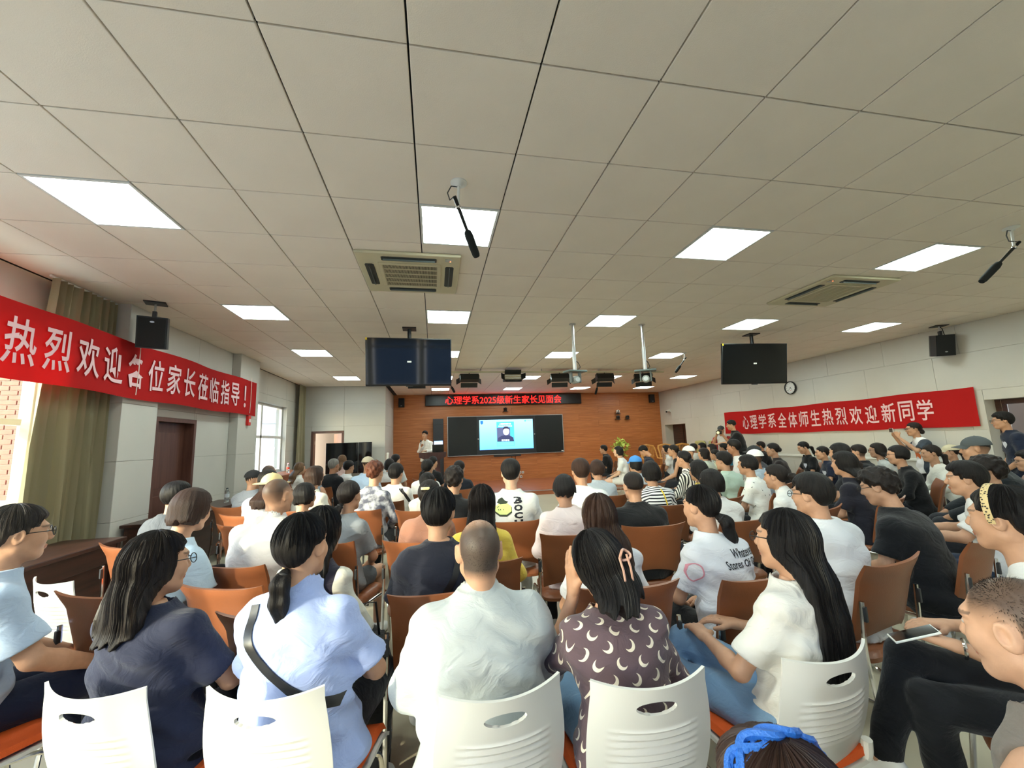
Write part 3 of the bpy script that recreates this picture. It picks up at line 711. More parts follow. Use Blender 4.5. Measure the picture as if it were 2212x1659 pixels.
MB().tube([(-0.06, 0.05, 0.0), (-0.20, -0.10, -0.05)], 0.04, 12).build('barrel', M_white, bc, True)
MB().tube([(-0.20, -0.10, -0.05), (-0.212, -0.113, -0.054)], 0.034, 12).build('lens', M_black, bc)
for k, (x, z) in enumerate(((3.06, 0.36), (3.17, 0.36), (2.98, 0.205), (3.10, 0.205))):
    t_ = thing('wall_socket', 'white wall socket below the board, ' + ['upper left', 'upper right', 'lower left', 'lower right'][k] + ' of four', 'socket', (x, YF, z), 0, 'white wall sockets')
    MB().box(-0.043, 0.043, -0.01, 0, -0.043, 0.043, 0.003).build('plate', M_white, t_)
    MB().box(-0.02, 0.02, -0.0115, -0.01, -0.015, 0.015).build('outlet', M_dgrey, t_)

# clock
ck = thing('wall_clock', 'round white wall clock with black rim above the right banner', 'clock', (XR-0.02, 8.63, 2.61), math.radians(-90))
MB().lathe([(0.165, 0.0), (0.165, -0.035), (0.155, -0.045), (0.145, -0.035), (0.145, -0.01), (0.1, -0.01)], 40, (0, 0, 0), 'y').build('rim', M_black, ck, True)
MB().lathe([(0.147, -0.004), (0.147, -0.012)], 40, (0, 0, 0), 'y').build('dial', mat('clock_dial', (236, 238, 236), 0.4), ck)
for k in range(12):
    a = math.radians(90-30*(k+1))
    text_on('numeral', str(k+1), lambda x, y: (0.118*math.cos(a)+x, -0.0135, 0.118*math.sin(a)+y), M_black, ck, 0.03, 0.024, 0.01, False)
def hand(ang, L, w):
    a = math.radians(90-ang); d = Vector((math.cos(a), 0, math.sin(a))); nrm = Vector((-d.z, 0, d.x))
    p = [d*-0.02 + nrm*w, d*-0.02 - nrm*w, d*L - nrm*w*0.5, d*L + nrm*w*0.5]
    mb = MB(); mb.add([(q.x, -0.016, q.z) for q in p] + [(q.x, -0.018, q.z) for q in p], [(0, 1, 2, 3), (7, 6, 5, 4), (0, 4, 5, 1), (1, 5, 6, 2), (2, 6, 7, 3), (3, 7, 4, 0)]); mb.build('hand', M_black, ck)
hand(139, 0.07, 0.005); hand(228, 0.105, 0.004)
MB().lathe([(0.008, -0.014), (0.008, -0.02)], 12, (0, 0, 0), 'y').build('hub', M_black, ck)
MB().lathe([(0.01, -0.012), (0.01, -0.0135)], 10, (0, 0, -0.07), 'y').build('red_mark', mat('clock_red', (220, 80, 70), 0.5), ck)

# banners
M_ban = cloth_sheet('banner_red', (204, 34, 34), 0.35)
M_let = mat('banner_letter', (238, 196, 200), 0.7)
def banner(name, label, axis, plane, a0, a1, za, zb, h, text, tw, th, tc, sgn, flip):
    """cloth running along y at x=plane; za, zb are centre heights at a0, a1"""
    t_ = thing(name, label, 'banner', (plane, (a0+a1)/2, (za+zb)/2), 0)
    L = abs(a1-a0); ym = (a0+a1)/2; zm = (za+zb)/2
    def surf(s, q, off=0.0):          # s along reading direction (-L/2..L/2), q height
        y = flip*s
        k = s/L + 0.5
        zc = (za + (zb-za)*(k if flip > 0 else 1-k)) - zm
        wv = 0.010*math.sin(s*3.1+q*1.5) + 0.0025*math.sin(s*9+q*6) + 0.012*(q/h)*math.sin(s*2.3)
        sag = -0.02*(1-(2*k-1)**2) + 0.008*math.sin(s*4.0)
        return (sgn*(0.02+wv+off), y, zc + sag + q)
    mb = MB().grid(lambda u, v: surf((u-0.5)*L, (v-0.5)*h), 90, 10)
    mb.build('cloth', M_ban, t_, True, solid=0.002)
    n = len(text); cw = tw/n
    for k, ch in enumerate(text):
        c0 = tc - tw/2 + cw*(k+0.5)
        text_on('character', ch, lambda x, y, c0=c0: surf(c0+x, y, 0.012), M_let, t_, cw*0.80 if ch != '！' else cw*0.2, th, 0.012)
    return t_
lb = banner('welcome_banner', 'red cloth banner with pale Chinese characters along the left wall', 'x', -3.40, 3.1, 8.52, 2.51, 2.48, 0.64, '热烈欢迎各位家长莅临指导！', 4.41, 0.39, 0.19, 1, 1)
rb = banner('welcome_banner', 'red cloth banner with pale Chinese characters on the right wall', 'x', XR-0.014, 11.12, 5.13, 1.84, 1.83, 0.65, '心理学系全体师生热烈欢迎新同学', 4.72, 0.38, 0.075, -1, -1)
for k, y in enumerate((5.32, 8.25)):
    MB().tube([(0.045, y-5.81, 0.36), (0.048, y-5.81, -0.05), (0.04, y-5.81, -0.3)], 0.005, 6).build('tape', mat('clear_tape', (240, 225, 215), 0.08, spec=0.8), lb)
eb = thing('alarm_box', 'small red box on the pillar under the left banner end', 'alarm', (-3.42, 8.3, 2.06))
MB().box(0, 0.05, -0.05, 0.05, -0.09, 0.09, 0.006).build('case', mat('alarm_red', (216, 40, 34), 0.4), eb)
MB().box(0.05, 0.054, -0.03, 0.03, -0.03, 0.03, 0.002).build('button_plate', M_white, eb)

# curtains
M_cur = cloth_sheet('curtain_olive', (180, 171, 140), 0.3, 0.55)
def curtain(label, x, y0, y1, yb0, yb1, z0, z1, folds, amp, flare=0.0):
    t_ = thing('curtain', label, 'curtain', (x, (y0+y1)/2, z0))
    ym = (y0+y1)/2
    def s(u, v):
        y = (yb0+(yb1-yb0)*u)*(1-v) + (y0+(y1-y0)*u)*v
        ph = u*folds*2*math.pi + 0.8*math.sin(u*9)
        k = amp*(0.55+0.45*(1-v))
        xx = k*math.sin(ph + 0.25*math.sin(v*5)) + 0.35*k*math.sin(2.3*ph+v*3) + flare*(1-u)*(1-v)**2
        return (xx, y-ym + 0.3*k*math.cos(ph), v*(z1-z0))
    mb = MB().grid(s, folds*14, 26); mb.grid(lambda u, v: (s(u, v)[0]+0.003, s(u, v)[1], s(u, v)[2]), folds*14, 26)
    mb.build('cloth', M_cur, t_, 60)
    MB().tube([(0, y0-ym-0.02, z1-z0+0.01), (0, y1-ym+0.02, z1-z0+0.01)], 0.012, 8).build('rail', M_white, t_)
    return t_
curtain('olive curtain gathered beside the near left window, behind the red banner', -3.57, 4.42, 5.20, 4.2, 5.20, 0.02, CZ-0.03, 9, 0.075, 0.06)
curtain('slim olive curtain between the pillar and the far left window', -3.58, 8.80, 9.05, 8.80, 9.05, 0.02, CZ-0.03, 4, 0.04)
curtain('olive curtain in the far left corner by the open door', -3.58, 11.75, 12.25, 11.75, 12.25, 0.02, CZ-0.03, 7, 0.045)

# tables along the left wall
def side_table(label, x0, x1, y0, y1, z, wm, cat='table'):
    t_ = thing('side_table', label, cat, ((x0+x1)/2, (y0+y1)/2, 0))
    w, d = (x1-x0)/2, (y1-y0)/2
    MB().box(-w, w, -d, d, z-0.035, z, 0.006).build('table_top', wm, t_)
    MB().box(w-0.06, w-0.04, -d+0.04, d-0.04, z-0.20, z-0.035, 0.003).build('apron', wm, t_)
    MB().box(w-0.10, w-0.08, -d+0.08, d-0.08, 0.12, z-0.20, 0.003).build('modesty_panel', wm, t_)
    for s in (-1, 1): MB().box(-w+0.03, w-0.03, s*(d-0.05)-0.02, s*(d-0.05)+0.02, 0, z-0.035, 0.004).build('side_panel', wm, t_)
    MB().box(-w+0.05, w-0.1, -d+0.07, d-0.07, z-0.22, z-0.20).build('shelf', wm, t_)
    return t_
side_table('dark wooden table under the near olive curtain', -3.42, -2.90, 2.7, 4.66, 0.75, M_dwood)
side_table('dark wooden table in front of the brown left door, water bottle on it', -3.42, -2.92, 5.35, 7.45, 0.75, M_dwood)
side_table('orange-brown wooden counter under the far left window', -3.66, -3.1, 9.3, 11.6, 0.97, wood_mat('counter_wood', (140, 78, 46), (166, 98, 60), (8, 0.6, 8), 0.4))
def bottle(loc, label, cap, band):
    t_ = thing('water_bottle', label, 'bottle', loc)
    MB().lathe([(0.030, 0), (0.033, 0.01), (0.033, 0.05), (0.031, 0.06), (0.033, 0.07), (0.033, 0.13), (0.029, 0.155), (0.014, 0.19), (0.013, 0.20)], 20).build('body', mat('bottle_clear', (220, 230, 232), 0.08, trans=0.85), t_, True)
    MB().lathe([(0.0335, 0.075), (0.0335, 0.125)], 20).build('wrapper', mat('wrap_' + band[0], band[1], 0.4), t_)
    MB().lathe([(0.015, 0.198), (0.015, 0.215)], 16).build('cap', mat('cap_' + cap[0], cap[1], 0.4), t_)
bottle((-3.11, 7.02, 0.75), 'clear water bottle on the dark table beside the brown door', ('blk', (40, 44, 48)), ('w', (214, 220, 224)))
bottle((-3.33, 10.3, 0.97), 'water bottle with a red band on the counter by the far window', ('red', (200, 60, 50)), ('r', (214, 70, 60)))

# mobile black screens by the open door
ms = thing('display_stand', 'two large black screens side by side on a stand by the open door', 'screen', (-2.33, 12.0, 0))
for (a, b) in ((-0.60, 0.235), (0.245, 0.60)):
    MB().box(a, b, -0.03, 0.03, 0.78, 1.62, 0.006).build('screen', M_screen, ms)
MB().box(-0.45, -0.39, 0.03, 0.07, 0.04, 1.3).build('upright', M_dgrey, ms); MB().box(0.39, 0.45, 0.03, 0.07, 0.04, 1.3).build('upright', M_dgrey, ms)
for s in (-0.42, 0.42): MB().box(s-0.03, s+0.03, -0.25, 0.25, 0.0, 0.04).build('foot', M_dgrey, ms)
wp = thing('wall_pipe', 'white vertical pipe at the corner beside the wood wall', 'pipe', (-1.34, 12.36, 0))
MB().tube([(0, 0, 0), (0, 0, 1.25)], 0.035, 12).build('pipe', M_white, wp, True)
MB().lathe([(0.045, 1.25), (0.045, 1.28), (0.02, 1.30)], 16).build('pipe_cap', M_white, wp)

# flower arrangement, rattan chairs, cushions in the right front corner
fl = thing('flower_vase', 'tall vase of light green flowers at the right of the stage', 'flowers', (6.40, 13.4, 0.12))
MB().lathe([(0.09, 0), (0.10, 0.02), (0.07, 0.2), (0.10, 0.5), (0.12, 0.6), (0.10, 0.62)], 24).build('vase', mat('vase_white', (210, 208, 200), 0.25), fl, True)
rng = random.Random(5)
M_bloom = mat('bloom_green', (196, 214, 104), 0.6, var=(20, 0.15)); M_leaf = mat('leaf_green', (62, 104, 48), 0.5)
pet = MB()
for k in range(5):
    a = k*2*math.pi/5
    pet.xf(Matrix.Identity(4)); q = MB().grid(lambda u, v: ((u-0.5)*0.06*math.sin(math.pi*min(1, v+0.15)), v*0.065, 0.03*v*v), 4, 4); q.xf(Matrix.Rotation(a, 4, 'Z')); pet.add(q.v, q.f)
pm = pet.mesh('bloom', M_bloom, True, solid=0.002)
stems = MB()
for k in range(46):
    r = 0.30*math.sqrt(rng.random()); a = rng.random()*2*math.pi
    z = 1.05 + 0.32*rng.random() - 0.5*r; p = (r*math.cos(a), r*math.sin(a)*0.7, z)
    if k % 9 == 0: p = (p[0]*1.5, p[1], z-0.25)
    o = obj('bloom', pm, fl, p, (rng.uniform(-1, 1), rng.uniform(-1, 1), rng.random()*6)); o.scale = (1.3,)*3
    stems.tube([(0.02*math.cos(a), 0.02*math.sin(a), 0.58), (p[0]*0.5, p[1]*0.5, z-0.2), p], 0.005, 5)
stems.build('stems', M_leaf, fl)
lm = MB().grid(lambda u, v: ((u-0.5)*0.07*math.sin(math.pi*v), v*0.26, 0.08*v*(1-v)), 4, 8).mesh('leaf', M_leaf, True)
for k in range(16):
    a = k*2.4; obj('leaf', lm, fl, (0, 0, 0.62+0.02*k), (0.5+0.03*k, 0, a))

M_rat = mat('rattan', (214, 158, 84), 0.5, bump=(90, 0.4, (1, 1, 6)))
def rattan(loc, rz, label):
    t_ = thing('rattan_chair', label, 'chair', loc, rz, 'rattan armchairs in the right front corner')
    MB().box(-0.28, 0.28, -0.26, 0.26, 0.34, 0.42, 0.02).build('seat', M_rat, t_)
    for sx in (-1, 1):
        for sy in (-1, 1): MB().tube([(sx*0.27, sy*0.25, 0), (sx*0.27, sy*0.25, 0.38)], 0.022, 8).build('leg', M_rat, t_, True)
        MB().tube([(sx*0.27, -0.25, 0.36), (sx*0.30, -0.24, 0.62), (sx*0.30, 0.12, 0.66), (sx*0.29, 0.25, 1.02)], 0.025, 8).build('arm', M_rat, t_, True)
    MB().tube([(-0.29, 0.25, 0.95), (-0.26, 0.27, 1.06), (0, 0.28, 1.10), (0.26, 0.27, 1.06), (0.29, 0.25, 0.95)], 0.03, 8).build('top_rail', M_rat, t_, True)
    for k in range(9):
        x = -0.24 + k*0.06; MB().tube([(x, 0.25, 0.42), (x, 0.27, 1.06)], 0.010, 6).build('back_slat', M_rat, t_)
    MB().tube([(-0.28, 0.26, 0.72), (0.28, 0.26, 0.72)], 0.012, 6).build('back_rail', M_rat, t_)
for k in range(3):
    rattan((7.1+0.67*k, 12.5, 0.12), math.radians(8), 'honey coloured rattan armchair on the stage, ' + ['leftmost', 'middle', 'rightmost'][k] + ' of three')
yc = thing('yellow_stool', 'yellow round stool beside the flowers', 'stool', (6.15, 11.9, 0.12))
MB().lathe([(0.05, 0.45), (0.2, 0.45), (0.21, 0.5), (0.2, 0.56), (0.05, 0.57)], 24).build('cushion', mat('stool_yellow', (226, 180, 50), 0.5), yc, True)
for k in range(4):
    a = k*math.pi/2+0.6; MB().tube([(0.19*math.cos(a), 0.19*math.sin(a), 0), (0.14*math.cos(a), 0.14*math.sin(a), 0.46)], 0.015, 8).build('leg', M_chrome, yc)
M_cush = mat('cushion_olive', (168, 160, 104), 0.85, bump=(30, 0.2))
def pillow(bm_w, bm_h, th):
    mb = MB()
    def f(s):
        def g(u, v):
            a, b = 2*u-1, 2*v-1
            k = (1-a**4)*(1-b**4)
            return (a*bm_w*(1-0.06*b*b), s*th*k**0.5, b*bm_h*(1-0.06*a*a))
        return g
    mb.grid(f(1), 10, 10); mb.grid(f(-1), 10, 10); return mb
sf = thing('wall_sofa', 'low sofa against the right wall behind the photographer', 'sofa', (8.45, 11.4, 0))
MB().box(-0.4, 0.4, -1.0, 1.0, 0.1, 0.42, 0.04).build('seat', M_cush, sf); MB().box(0.25, 0.4, -1.0, 1.0, 0.42, 0.95, 0.05).build('backrest', M_cush, sf)
for sx in (-0.35, 0.35):
    for sy in (-0.9, 0.9): MB().box(sx-0.03, sx+0.03, sy-0.03, sy+0.03, 0, 0.1).build('leg', M_dwood, sf)
for k, y in enumerate((11.95, 11.25)):
    o = pillow(0.27, 0.24, 0.09).build('cushion', M_cush, None, True); o.location = (8.52, y, 1.08); o.rotation_euler = (0, 0, math.radians(90)); 
    tag(o, ['olive cushion on the sofa back, farther of two', 'olive cushion on the sofa back, nearer of two'][k], 'cushion', 'olive cushions on the sofa')
from mathutils.bvhtree import BVHTree
# ------------------------------------------------------------------ implicit-surface modelling (people, hair, clothes)
class Field:
    def __init__(s, lo, hi, h):
        s.lo = np.array(lo, np.float32); s.h = h
        s.n = np.maximum(4, np.ceil((np.array(hi)-s.lo)/h).astype(int)+1)
        s.d = np.full(s.n, 0.25, np.float32)
    def win(s, lo, hi, m):
        a = np.clip(np.floor((np.array(lo)-m-s.lo)/s.h).astype(int), 0, s.n-1)
        b = np.clip(np.ceil((np.array(hi)+m-s.lo)/s.h).astype(int)+1, 1, s.n)
        if np.any(b <= a): return None, None
        ax = [s.lo[i] + s.h*np.arange(a[i], b[i], dtype=np.float32) for i in range(3)]
        return tuple(slice(a[i], b[i]) for i in range(3)), np.meshgrid(*ax, indexing='ij', copy=False, sparse=True)
    def add(s, prim, k=0.02):
        fn, lo, hi = prim
        sl, P = s.win(lo, hi, k+2.5*s.h)
        if sl is None: return s
        v = fn(*P); c = s.d[sl]
        if k > 0:
            hh = np.maximum(k-np.abs(c-v), 0)/k
            s.d[sl] = np.minimum(c, v) - hh*hh*k*0.25
        else: s.d[sl] = np.minimum(c, v)
        return s
    def sub(s, prim, k=0.004):
        fn, lo, hi = prim
        sl, P = s.win(lo, hi, k+2.5*s.h)
        if sl is None: return s
        v = -fn(*P); c = s.d[sl]
        hh = np.maximum(k-np.abs(c-v), 0)/k
        s.d[sl] = np.maximum(c, v) + hh*hh*k*0.25
        return s
    def allp(s):
        ax = [s.lo[i] + s.h*np.arange(s.n[i], dtype=np.float32) for i in range(3)]
        return np.meshgrid(*ax, indexing='ij', copy=False, sparse=True)
    def cut(s, fn):
        """keep where fn < 0"""
        s.d = np.maximum(s.d, fn(*s.allp())); return s
    def warp(s, fn, band=0.05):
        m = np.abs(s.d) < band
        i = np.nonzero(m)
        X, Y, Z = [s.lo[k] + s.h*i[k].astype(np.float32) for k in range(3)]
        s.d[m] += fn(X, Y, Z); return s
    def nets(s):
        d = s.d.copy()
        d[0] = d[-1] = 0.2; d[:, 0] = d[:, -1] = 0.2; d[:, :, 0] = d[:, :, -1] = 0.2
        ins = d < 0
        c = np.zeros(np.array(d.shape)-1, np.int8)
        for i in (0, 1):
            for j in (0, 1):
                for k in (0, 1):
                    c += ins[i:d.shape[0]-1+i, j:d.shape[1]-1+j, k:d.shape[2]-1+k]
        idx = np.argwhere((c > 0) & (c < 8))
        if len(idx) == 0: return np.zeros((0, 3), np.float32), np.zeros((0, 4), int)
        vid = np.full(c.shape, -1, np.int32); vid[tuple(idx.T)] = np.arange(len(idx))
        cr = [(i, j, k) for i in (0, 1) for j in (0, 1) for k in (0, 1)]
        val = np.stack([d[idx[:, 0]+a, idx[:, 1]+b, idx[:, 2]+g] for a, b, g in cr], 1)
        acc = np.zeros((len(idx), 3), np.float32); cnt = np.zeros(len(idx), np.float32)
        for p in range(8):
            for q in range(p+1, 8):
                df = np.array(cr[q])-np.array(cr[p])
                if np.abs(df).sum() != 1: continue
                a, b = val[:, p], val[:, q]; m = (a < 0) != (b < 0)
                t = np.where(m, a/np.where(m, a-b, 1), 0)
                acc[m] += (np.array(cr[p])[None, :] + t[:, None]*df[None, :])[m]; cnt[m] += 1
        V = (idx + acc/cnt[:, None])*s.h + s.lo
        F = []
        for ax in range(3):
            sl0 = [slice(1, -1)]*3; sl1 = [slice(1, -1)]*3
            sl0[ax] = slice(0, -1); sl1[ax] = slice(1, None)
            A, B = ins[tuple(sl0)], ins[tuple(sl1)]
            e = np.argwhere(A != B)
            flip = A[tuple(e.T)]
            base = e.copy(); o1, o2 = [(1, 2), (2, 0), (0, 1)][ax]
            base[:, o1] += 1; base[:, o2] += 1
            def cell(u, v):
                q = base.copy(); q[:, o1] -= u; q[:, o2] -= v
                return vid[tuple(q.T)]
            quad = np.stack([cell(1, 1), cell(0, 1), cell(0, 0), cell(1, 0)], 1)
            quad[~flip] = quad[~flip][:, ::-1]
            F.append(quad)
        return V.astype(np.float32), np.concatenate(F)

def cone(a, b, ra, rb):
    a = np.array(a, np.float32); b = np.array(b, np.float32); ab = b-a; L = float(ab@ab)+1e-9; r = max(ra, rb)
    def fn(X, Y, Z):
        px, py, pz = X-a[0], Y-a[1], Z-a[2]
        t = np.clip((px*ab[0]+py*ab[1]+pz*ab[2])/L, 0, 1)
        return np.sqrt((px-t*ab[0])**2+(py-t*ab[1])**2+(pz-t*ab[2])**2) - (ra+(rb-ra)*t)
    return fn, np.minimum(a, b)-r, np.maximum(a, b)+r
def ball(c, r, R=None):
    """ellipsoid, radii r, optional 3x3 rotation"""
    c = np.array(c, np.float32); r = np.array((r,)*3 if np.isscalar(r) else r, np.float32)
    def fn(X, Y, Z):
        p = [X-c[0], Y-c[1], Z-c[2]]
        if R is not None: p = [R[0][i]*p[0]+R[1][i]*p[1]+R[2][i]*p[2] for i in range(3)]
        k0 = np.sqrt((p[0]/r[0])**2+(p[1]/r[1])**2+(p[2]/r[2])**2)
        k1 = np.sqrt((p[0]/r[0]**2)**2+(p[1]/r[1]**2)**2+(p[2]/r[2]**2)**2)
        return k0*(k0-1)/np.maximum(k1, 1e-6)
    m = r if R is None else np.full(3, r.max())
    return fn, c-m, c+m
def stack(tab, pw=2.3, x0=None):
    """vertical tube with elliptic sections; tab rows (z, half width, half depth, y centre[, x centre])"""
    tab = np.array(sorted([tuple(q)+(0,)*(5-len(q)) for q in tab]), np.float32)
    z, a, b, y, xx = tab.T
    zz = np.linspace(z[0], z[-1], 40); 
    def sm(c):   # smooth interpolation
        w = np.interp(zz, z, c); w = np.convolve(np.pad(w, 2, 'edge'), [0.1, 0.2, 0.4, 0.2, 0.1], 'valid'); return w
    A, B, Yc, Xc = sm(a), sm(b), sm(y), sm(xx)
    def fn(X, Y, Z):
        ia, ib, iy, ix = (np.interp(Z, zz, q).astype(np.float32) for q in (A, B, Yc, Xc))
        u = np.abs(X-ix)/ia; v = np.abs(Y-iy)/ib
        q = (u**pw+v**pw)**(1/pw)
        d = (q-1)*np.minimum(ia, ib)
        return np.maximum(d, np.maximum(z[0]-Z, Z-z[-1]))
    return fn, (float((Xc-A).min()), float((Yc-B).min()), float(z[0])), (float((Xc+A).max()), float((Yc+B).max()), float(z[-1]))

def np_mesh(name, V, F, mt, smooth=True):
    me = bpy.data.meshes.new(name)
    n = len(V); m = len(F)
    me.vertices.add(n); me.vertices.foreach_set('co', np.ascontiguousarray(V, np.float32).ravel())
    me.loops.add(m*4); me.loops.foreach_set('vertex_index', np.ascontiguousarray(F, np.int32).ravel())
    me.polygons.add(m); me.polygons.foreach_set('loop_start', np.arange(0, m*4, 4, dtype=np.int32))
    me.polygons.foreach_set('use_smooth', np.ones(m, bool))
    me.update(calc_edges=True)
    if mt: me.materials.append(mt)
    return me
def set_col(me, C):
    a = me.color_attributes.new('Col', 'FLOAT_COLOR', 'POINT')
    q = np.ones((len(C), 4), np.float32); q[:, :3] = C; a.data.foreach_set('color', q.ravel())
def set_vec(me, name, C):
    a = me.attributes.new(name, 'FLOAT_VECTOR', 'POINT'); a.data.foreach_set('vector', np.ascontiguousarray(C, np.float32).ravel())

# ---- materials for people
def skin_mat():
    if 'skin' in MATS: return MATS['skin']
    mt = bpy.data.materials.new('skin'); mt.use_nodes = True; nt = mt.node_tree; n = nt.nodes; l = nt.links
    b = n['Principled BSDF']; at = n.new('ShaderNodeAttribute'); at.attribute_name = 'Col'
    tc = n.new('ShaderNodeTexCoord'); nz = n.new('ShaderNodeTexNoise'); nz.inputs['Scale'].default_value = 40; nz.inputs['Detail'].default_value = 6
    l.new(tc.outputs['Object'], nz.inputs['Vector'])
    hs = n.new('ShaderNodeHueSaturation'); mr = n.new('ShaderNodeMapRange'); mr.inputs[3].default_value = 0.86; mr.inputs[4].default_value = 1.12
    l.new(nz.outputs['Fac'], mr.inputs[0]); l.new(mr.outputs[0], hs.inputs['Value']); l.new(at.outputs['Color'], hs.inputs['Color'])
    l.new(hs.outputs[0], b.inputs['Base Color']); b.inputs['Roughness'].default_value = 0.5; b.inputs['Specular IOR Level'].default_value = 0.4
    nz2 = n.new('ShaderNodeTexNoise'); nz2.inputs['Scale'].default_value = 260; l.new(tc.outputs['Object'], nz2.inputs['Vector'])
    bp = n.new('ShaderNodeBump'); bp.inputs['Strength'].default_value = 0.12; bp.inputs['Distance'].default_value = 0.002; l.new(nz2.outputs['Fac'], bp.inputs['Height']); l.new(bp.outputs[0], b.inputs['Normal'])
    MATS['skin'] = mt; return mt
HAIRC = {'black': (24, 21, 21), 'dark': (34, 28, 26), 'brown': (58, 40, 32), 'lbrown': (112, 84, 60), 'red': (92, 52, 36), 'grey': (128, 126, 122), 'salt': (66, 60, 56)}
def hair_mat(c, kind='flow'):
    key = 'hair_%s_%s' % (c, kind)
    if key in MATS: return MATS[key]
    mt = bpy.data.materials.new(key); mt.use_nodes = True; nt = mt.node_tree; n = nt.nodes; l = nt.links
    b = n['Principled BSDF']; at = n.new('ShaderNodeAttribute'); at.attribute_name = 'flow'
    nz = n.new('ShaderNodeTexNoise'); nz.inputs['Detail'].default_value = 5; nz.inputs['Scale'].default_value = 1.0; nz.inputs['Roughness'].default_value = 0.7
    l.new(at.outputs['Vector'], nz.inputs['Vector'])
    base = lin(HAIRC[c]); cr = n.new('ShaderNodeValToRGB')
    cr.color_ramp.elements[0].position = 0.32; cr.color_ramp.elements[1].position = 0.75
    hi = 1.7 if c not in ('grey', 'salt') else 1.5
    cr.color_ramp.elements[0].color = tuple(q*0.45 for q in base)+(1,); cr.color_ramp.elements[1].color = tuple(q*hi for q in base)+(1,)
    l.new(nz.outputs['Fac'], cr.inputs[0]); l.new(cr.outputs[0], b.inputs['Base Color'])
    b.inputs['Roughness'].default_value = 0.42; b.inputs['Specular IOR Level'].default_value = 0.22
    bp = n.new('ShaderNodeBump'); bp.inputs['Strength'].default_value = 0.75; bp.inputs['Distance'].default_value = 0.006
    l.new(nz.outputs['Fac'], bp.inputs['Height']); l.new(bp.outputs[0], b.inputs['Normal'])
    MATS[key] = mt; return mt
def cloth_mat(key, rgb, pattern=None, rough=0.85):
    key = 'cloth_'+key
    if key in MATS: return MATS[key]
    mt = bpy.data.materials.new(key); mt.use_nodes = True; nt = mt.node_tree; n = nt.nodes; l = nt.links
    b = n['Principled BSDF']; b.inputs['Roughness'].default_value = rough; b.inputs['Specular IOR Level'].default_value = 0.2
    b.inputs['Sheen Weight'].default_value = 0.15
    c = lin(rgb)+(1,); b.inputs['Base Color'].default_value = c
    tc = n.new('ShaderNodeTexCoord'); P = tc.outputs['Object']
    def math_(op, a, bb=None, c_=None):
        q = n.new('ShaderNodeMath'); q.operation = op
        for i, s in enumerate((a, bb, c_)):
            if s is None: continue
            if isinstance(s, (int, float)): q.inputs[i].default_value = s
            else: l.new(s, q.inputs[i])
        return q.outputs[0]
    if pattern:
        at = n.new('ShaderNodeAttribute'); at.attribute_name = 'wrap'     # (arc around body, height, sleeve flag)
        sp = n.new('ShaderNodeSeparateXYZ'); l.new(at.outputs['Vector'], sp.inputs[0])
        U, V = sp.outputs[0], sp.outputs[1]
        mx = n.new('ShaderNodeMix'); mx.data_type = 'RGBA'
        mx.inputs['A'].default_value = c; mx.inputs['B'].default_value = lin(pattern[1])+(1,)
        kind = pattern[0]
        if kind == 'hstripe': fac = math_('LESS_THAN', math_('FRACT', math_('MULTIPLY', V, 1/pattern[2])), pattern[3])
        elif kind == 'vstripe': fac = math_('LESS_THAN', math_('FRACT', math_('MULTIPLY', U, 1/pattern[2])), pattern[3])
        elif kind == 'sleeves': fac = math_('GREATER_THAN', math_('ABSOLUTE', U), pattern[2])
        elif kind == 'band': fac = math_('MULTIPLY', math_('GREATER_THAN', V, pattern[2]), math_('LESS_THAN', V, pattern[3]))
        elif kind == 'moon':
            q = pattern[2]
            row = math_('FLOOR', math_('MULTIPLY', V, 1/(q*0.62)))
            odd = math_('MODULO', math_('ABSOLUTE', row), 2.0)
            uu = math_('SUBTRACT', math_('FRACT', math_('ADD', math_('MULTIPLY', U, 1/q), math_('MULTIPLY', odd, 0.5))), 0.5)
            vv = math_('MULTIPLY', math_('SUBTRACT', math_('FRACT', math_('MULTIPLY', V, 1/(q*0.62))), 0.5), 0.62)
            sg = math_('SUBTRACT', math_('MULTIPLY', odd, 2.0), 1.0)
            r1 = math_('SQRT', math_('ADD', math_('POWER', uu, 2), math_('POWER', vv, 2)))
            u2 = math_('ADD', uu, math_('MULTIPLY', sg, 0.085)); v2 = math_('SUBTRACT', vv, 0.07)
            r2 = math_('SQRT', math_('ADD', math_('POWER', u2, 2), math_('POWER', v2, 2)))
            fac = math_('MULTIPLY', math_('LESS_THAN', r1, 0.235), math_('GREATER_THAN', r2, 0.20))
        else:    # 'blotch', 'spots'
            nz = n.new('ShaderNodeTexNoise'); nz.inputs['Scale'].default_value = pattern[2]; nz.inputs['Detail'].default_value = 3; l.new(P, nz.inputs['Vector'])
            fac = math_('GREATER_THAN', nz.outputs['Fac'], pattern[3])
            if kind == 'blotch':
                mr = n.new('ShaderNodeMapRange'); mr.inputs[1].default_value = pattern[3]-0.1; mr.inputs[2].default_value = pattern[3]+0.1; l.new(nz.outputs['Fac'], mr.inputs[0]); fac = mr.outputs[0]
        l.new(fac, mx.inputs['Factor']); l.new(mx.outputs['Result'], b.inputs['Base Color'])
    n1 = n.new('ShaderNodeTexNoise'); n1.inputs['Scale'].default_value = 9; n1.inputs['Detail'].default_value = 4; n1.inputs['Distortion'].default_value = 1.2
    mp = n.new('ShaderNodeMapping'); mp.inputs['Scale'].default_value = (1, 1, 1.6); l.new(P, mp.inputs[0]); l.new(mp.outputs[0], n1.inputs['Vector'])
    n2 = n.new('ShaderNodeTexNoise'); n2.inputs['Scale'].default_value = 420; l.new(P, n2.inputs['Vector'])
    b1 = n.new('ShaderNodeBump'); b1.inputs['Strength'].default_value = 0.6; b1.inputs['Distance'].default_value = 0.02; l.new(n1.outputs['Fac'], b1.inputs['Height'])
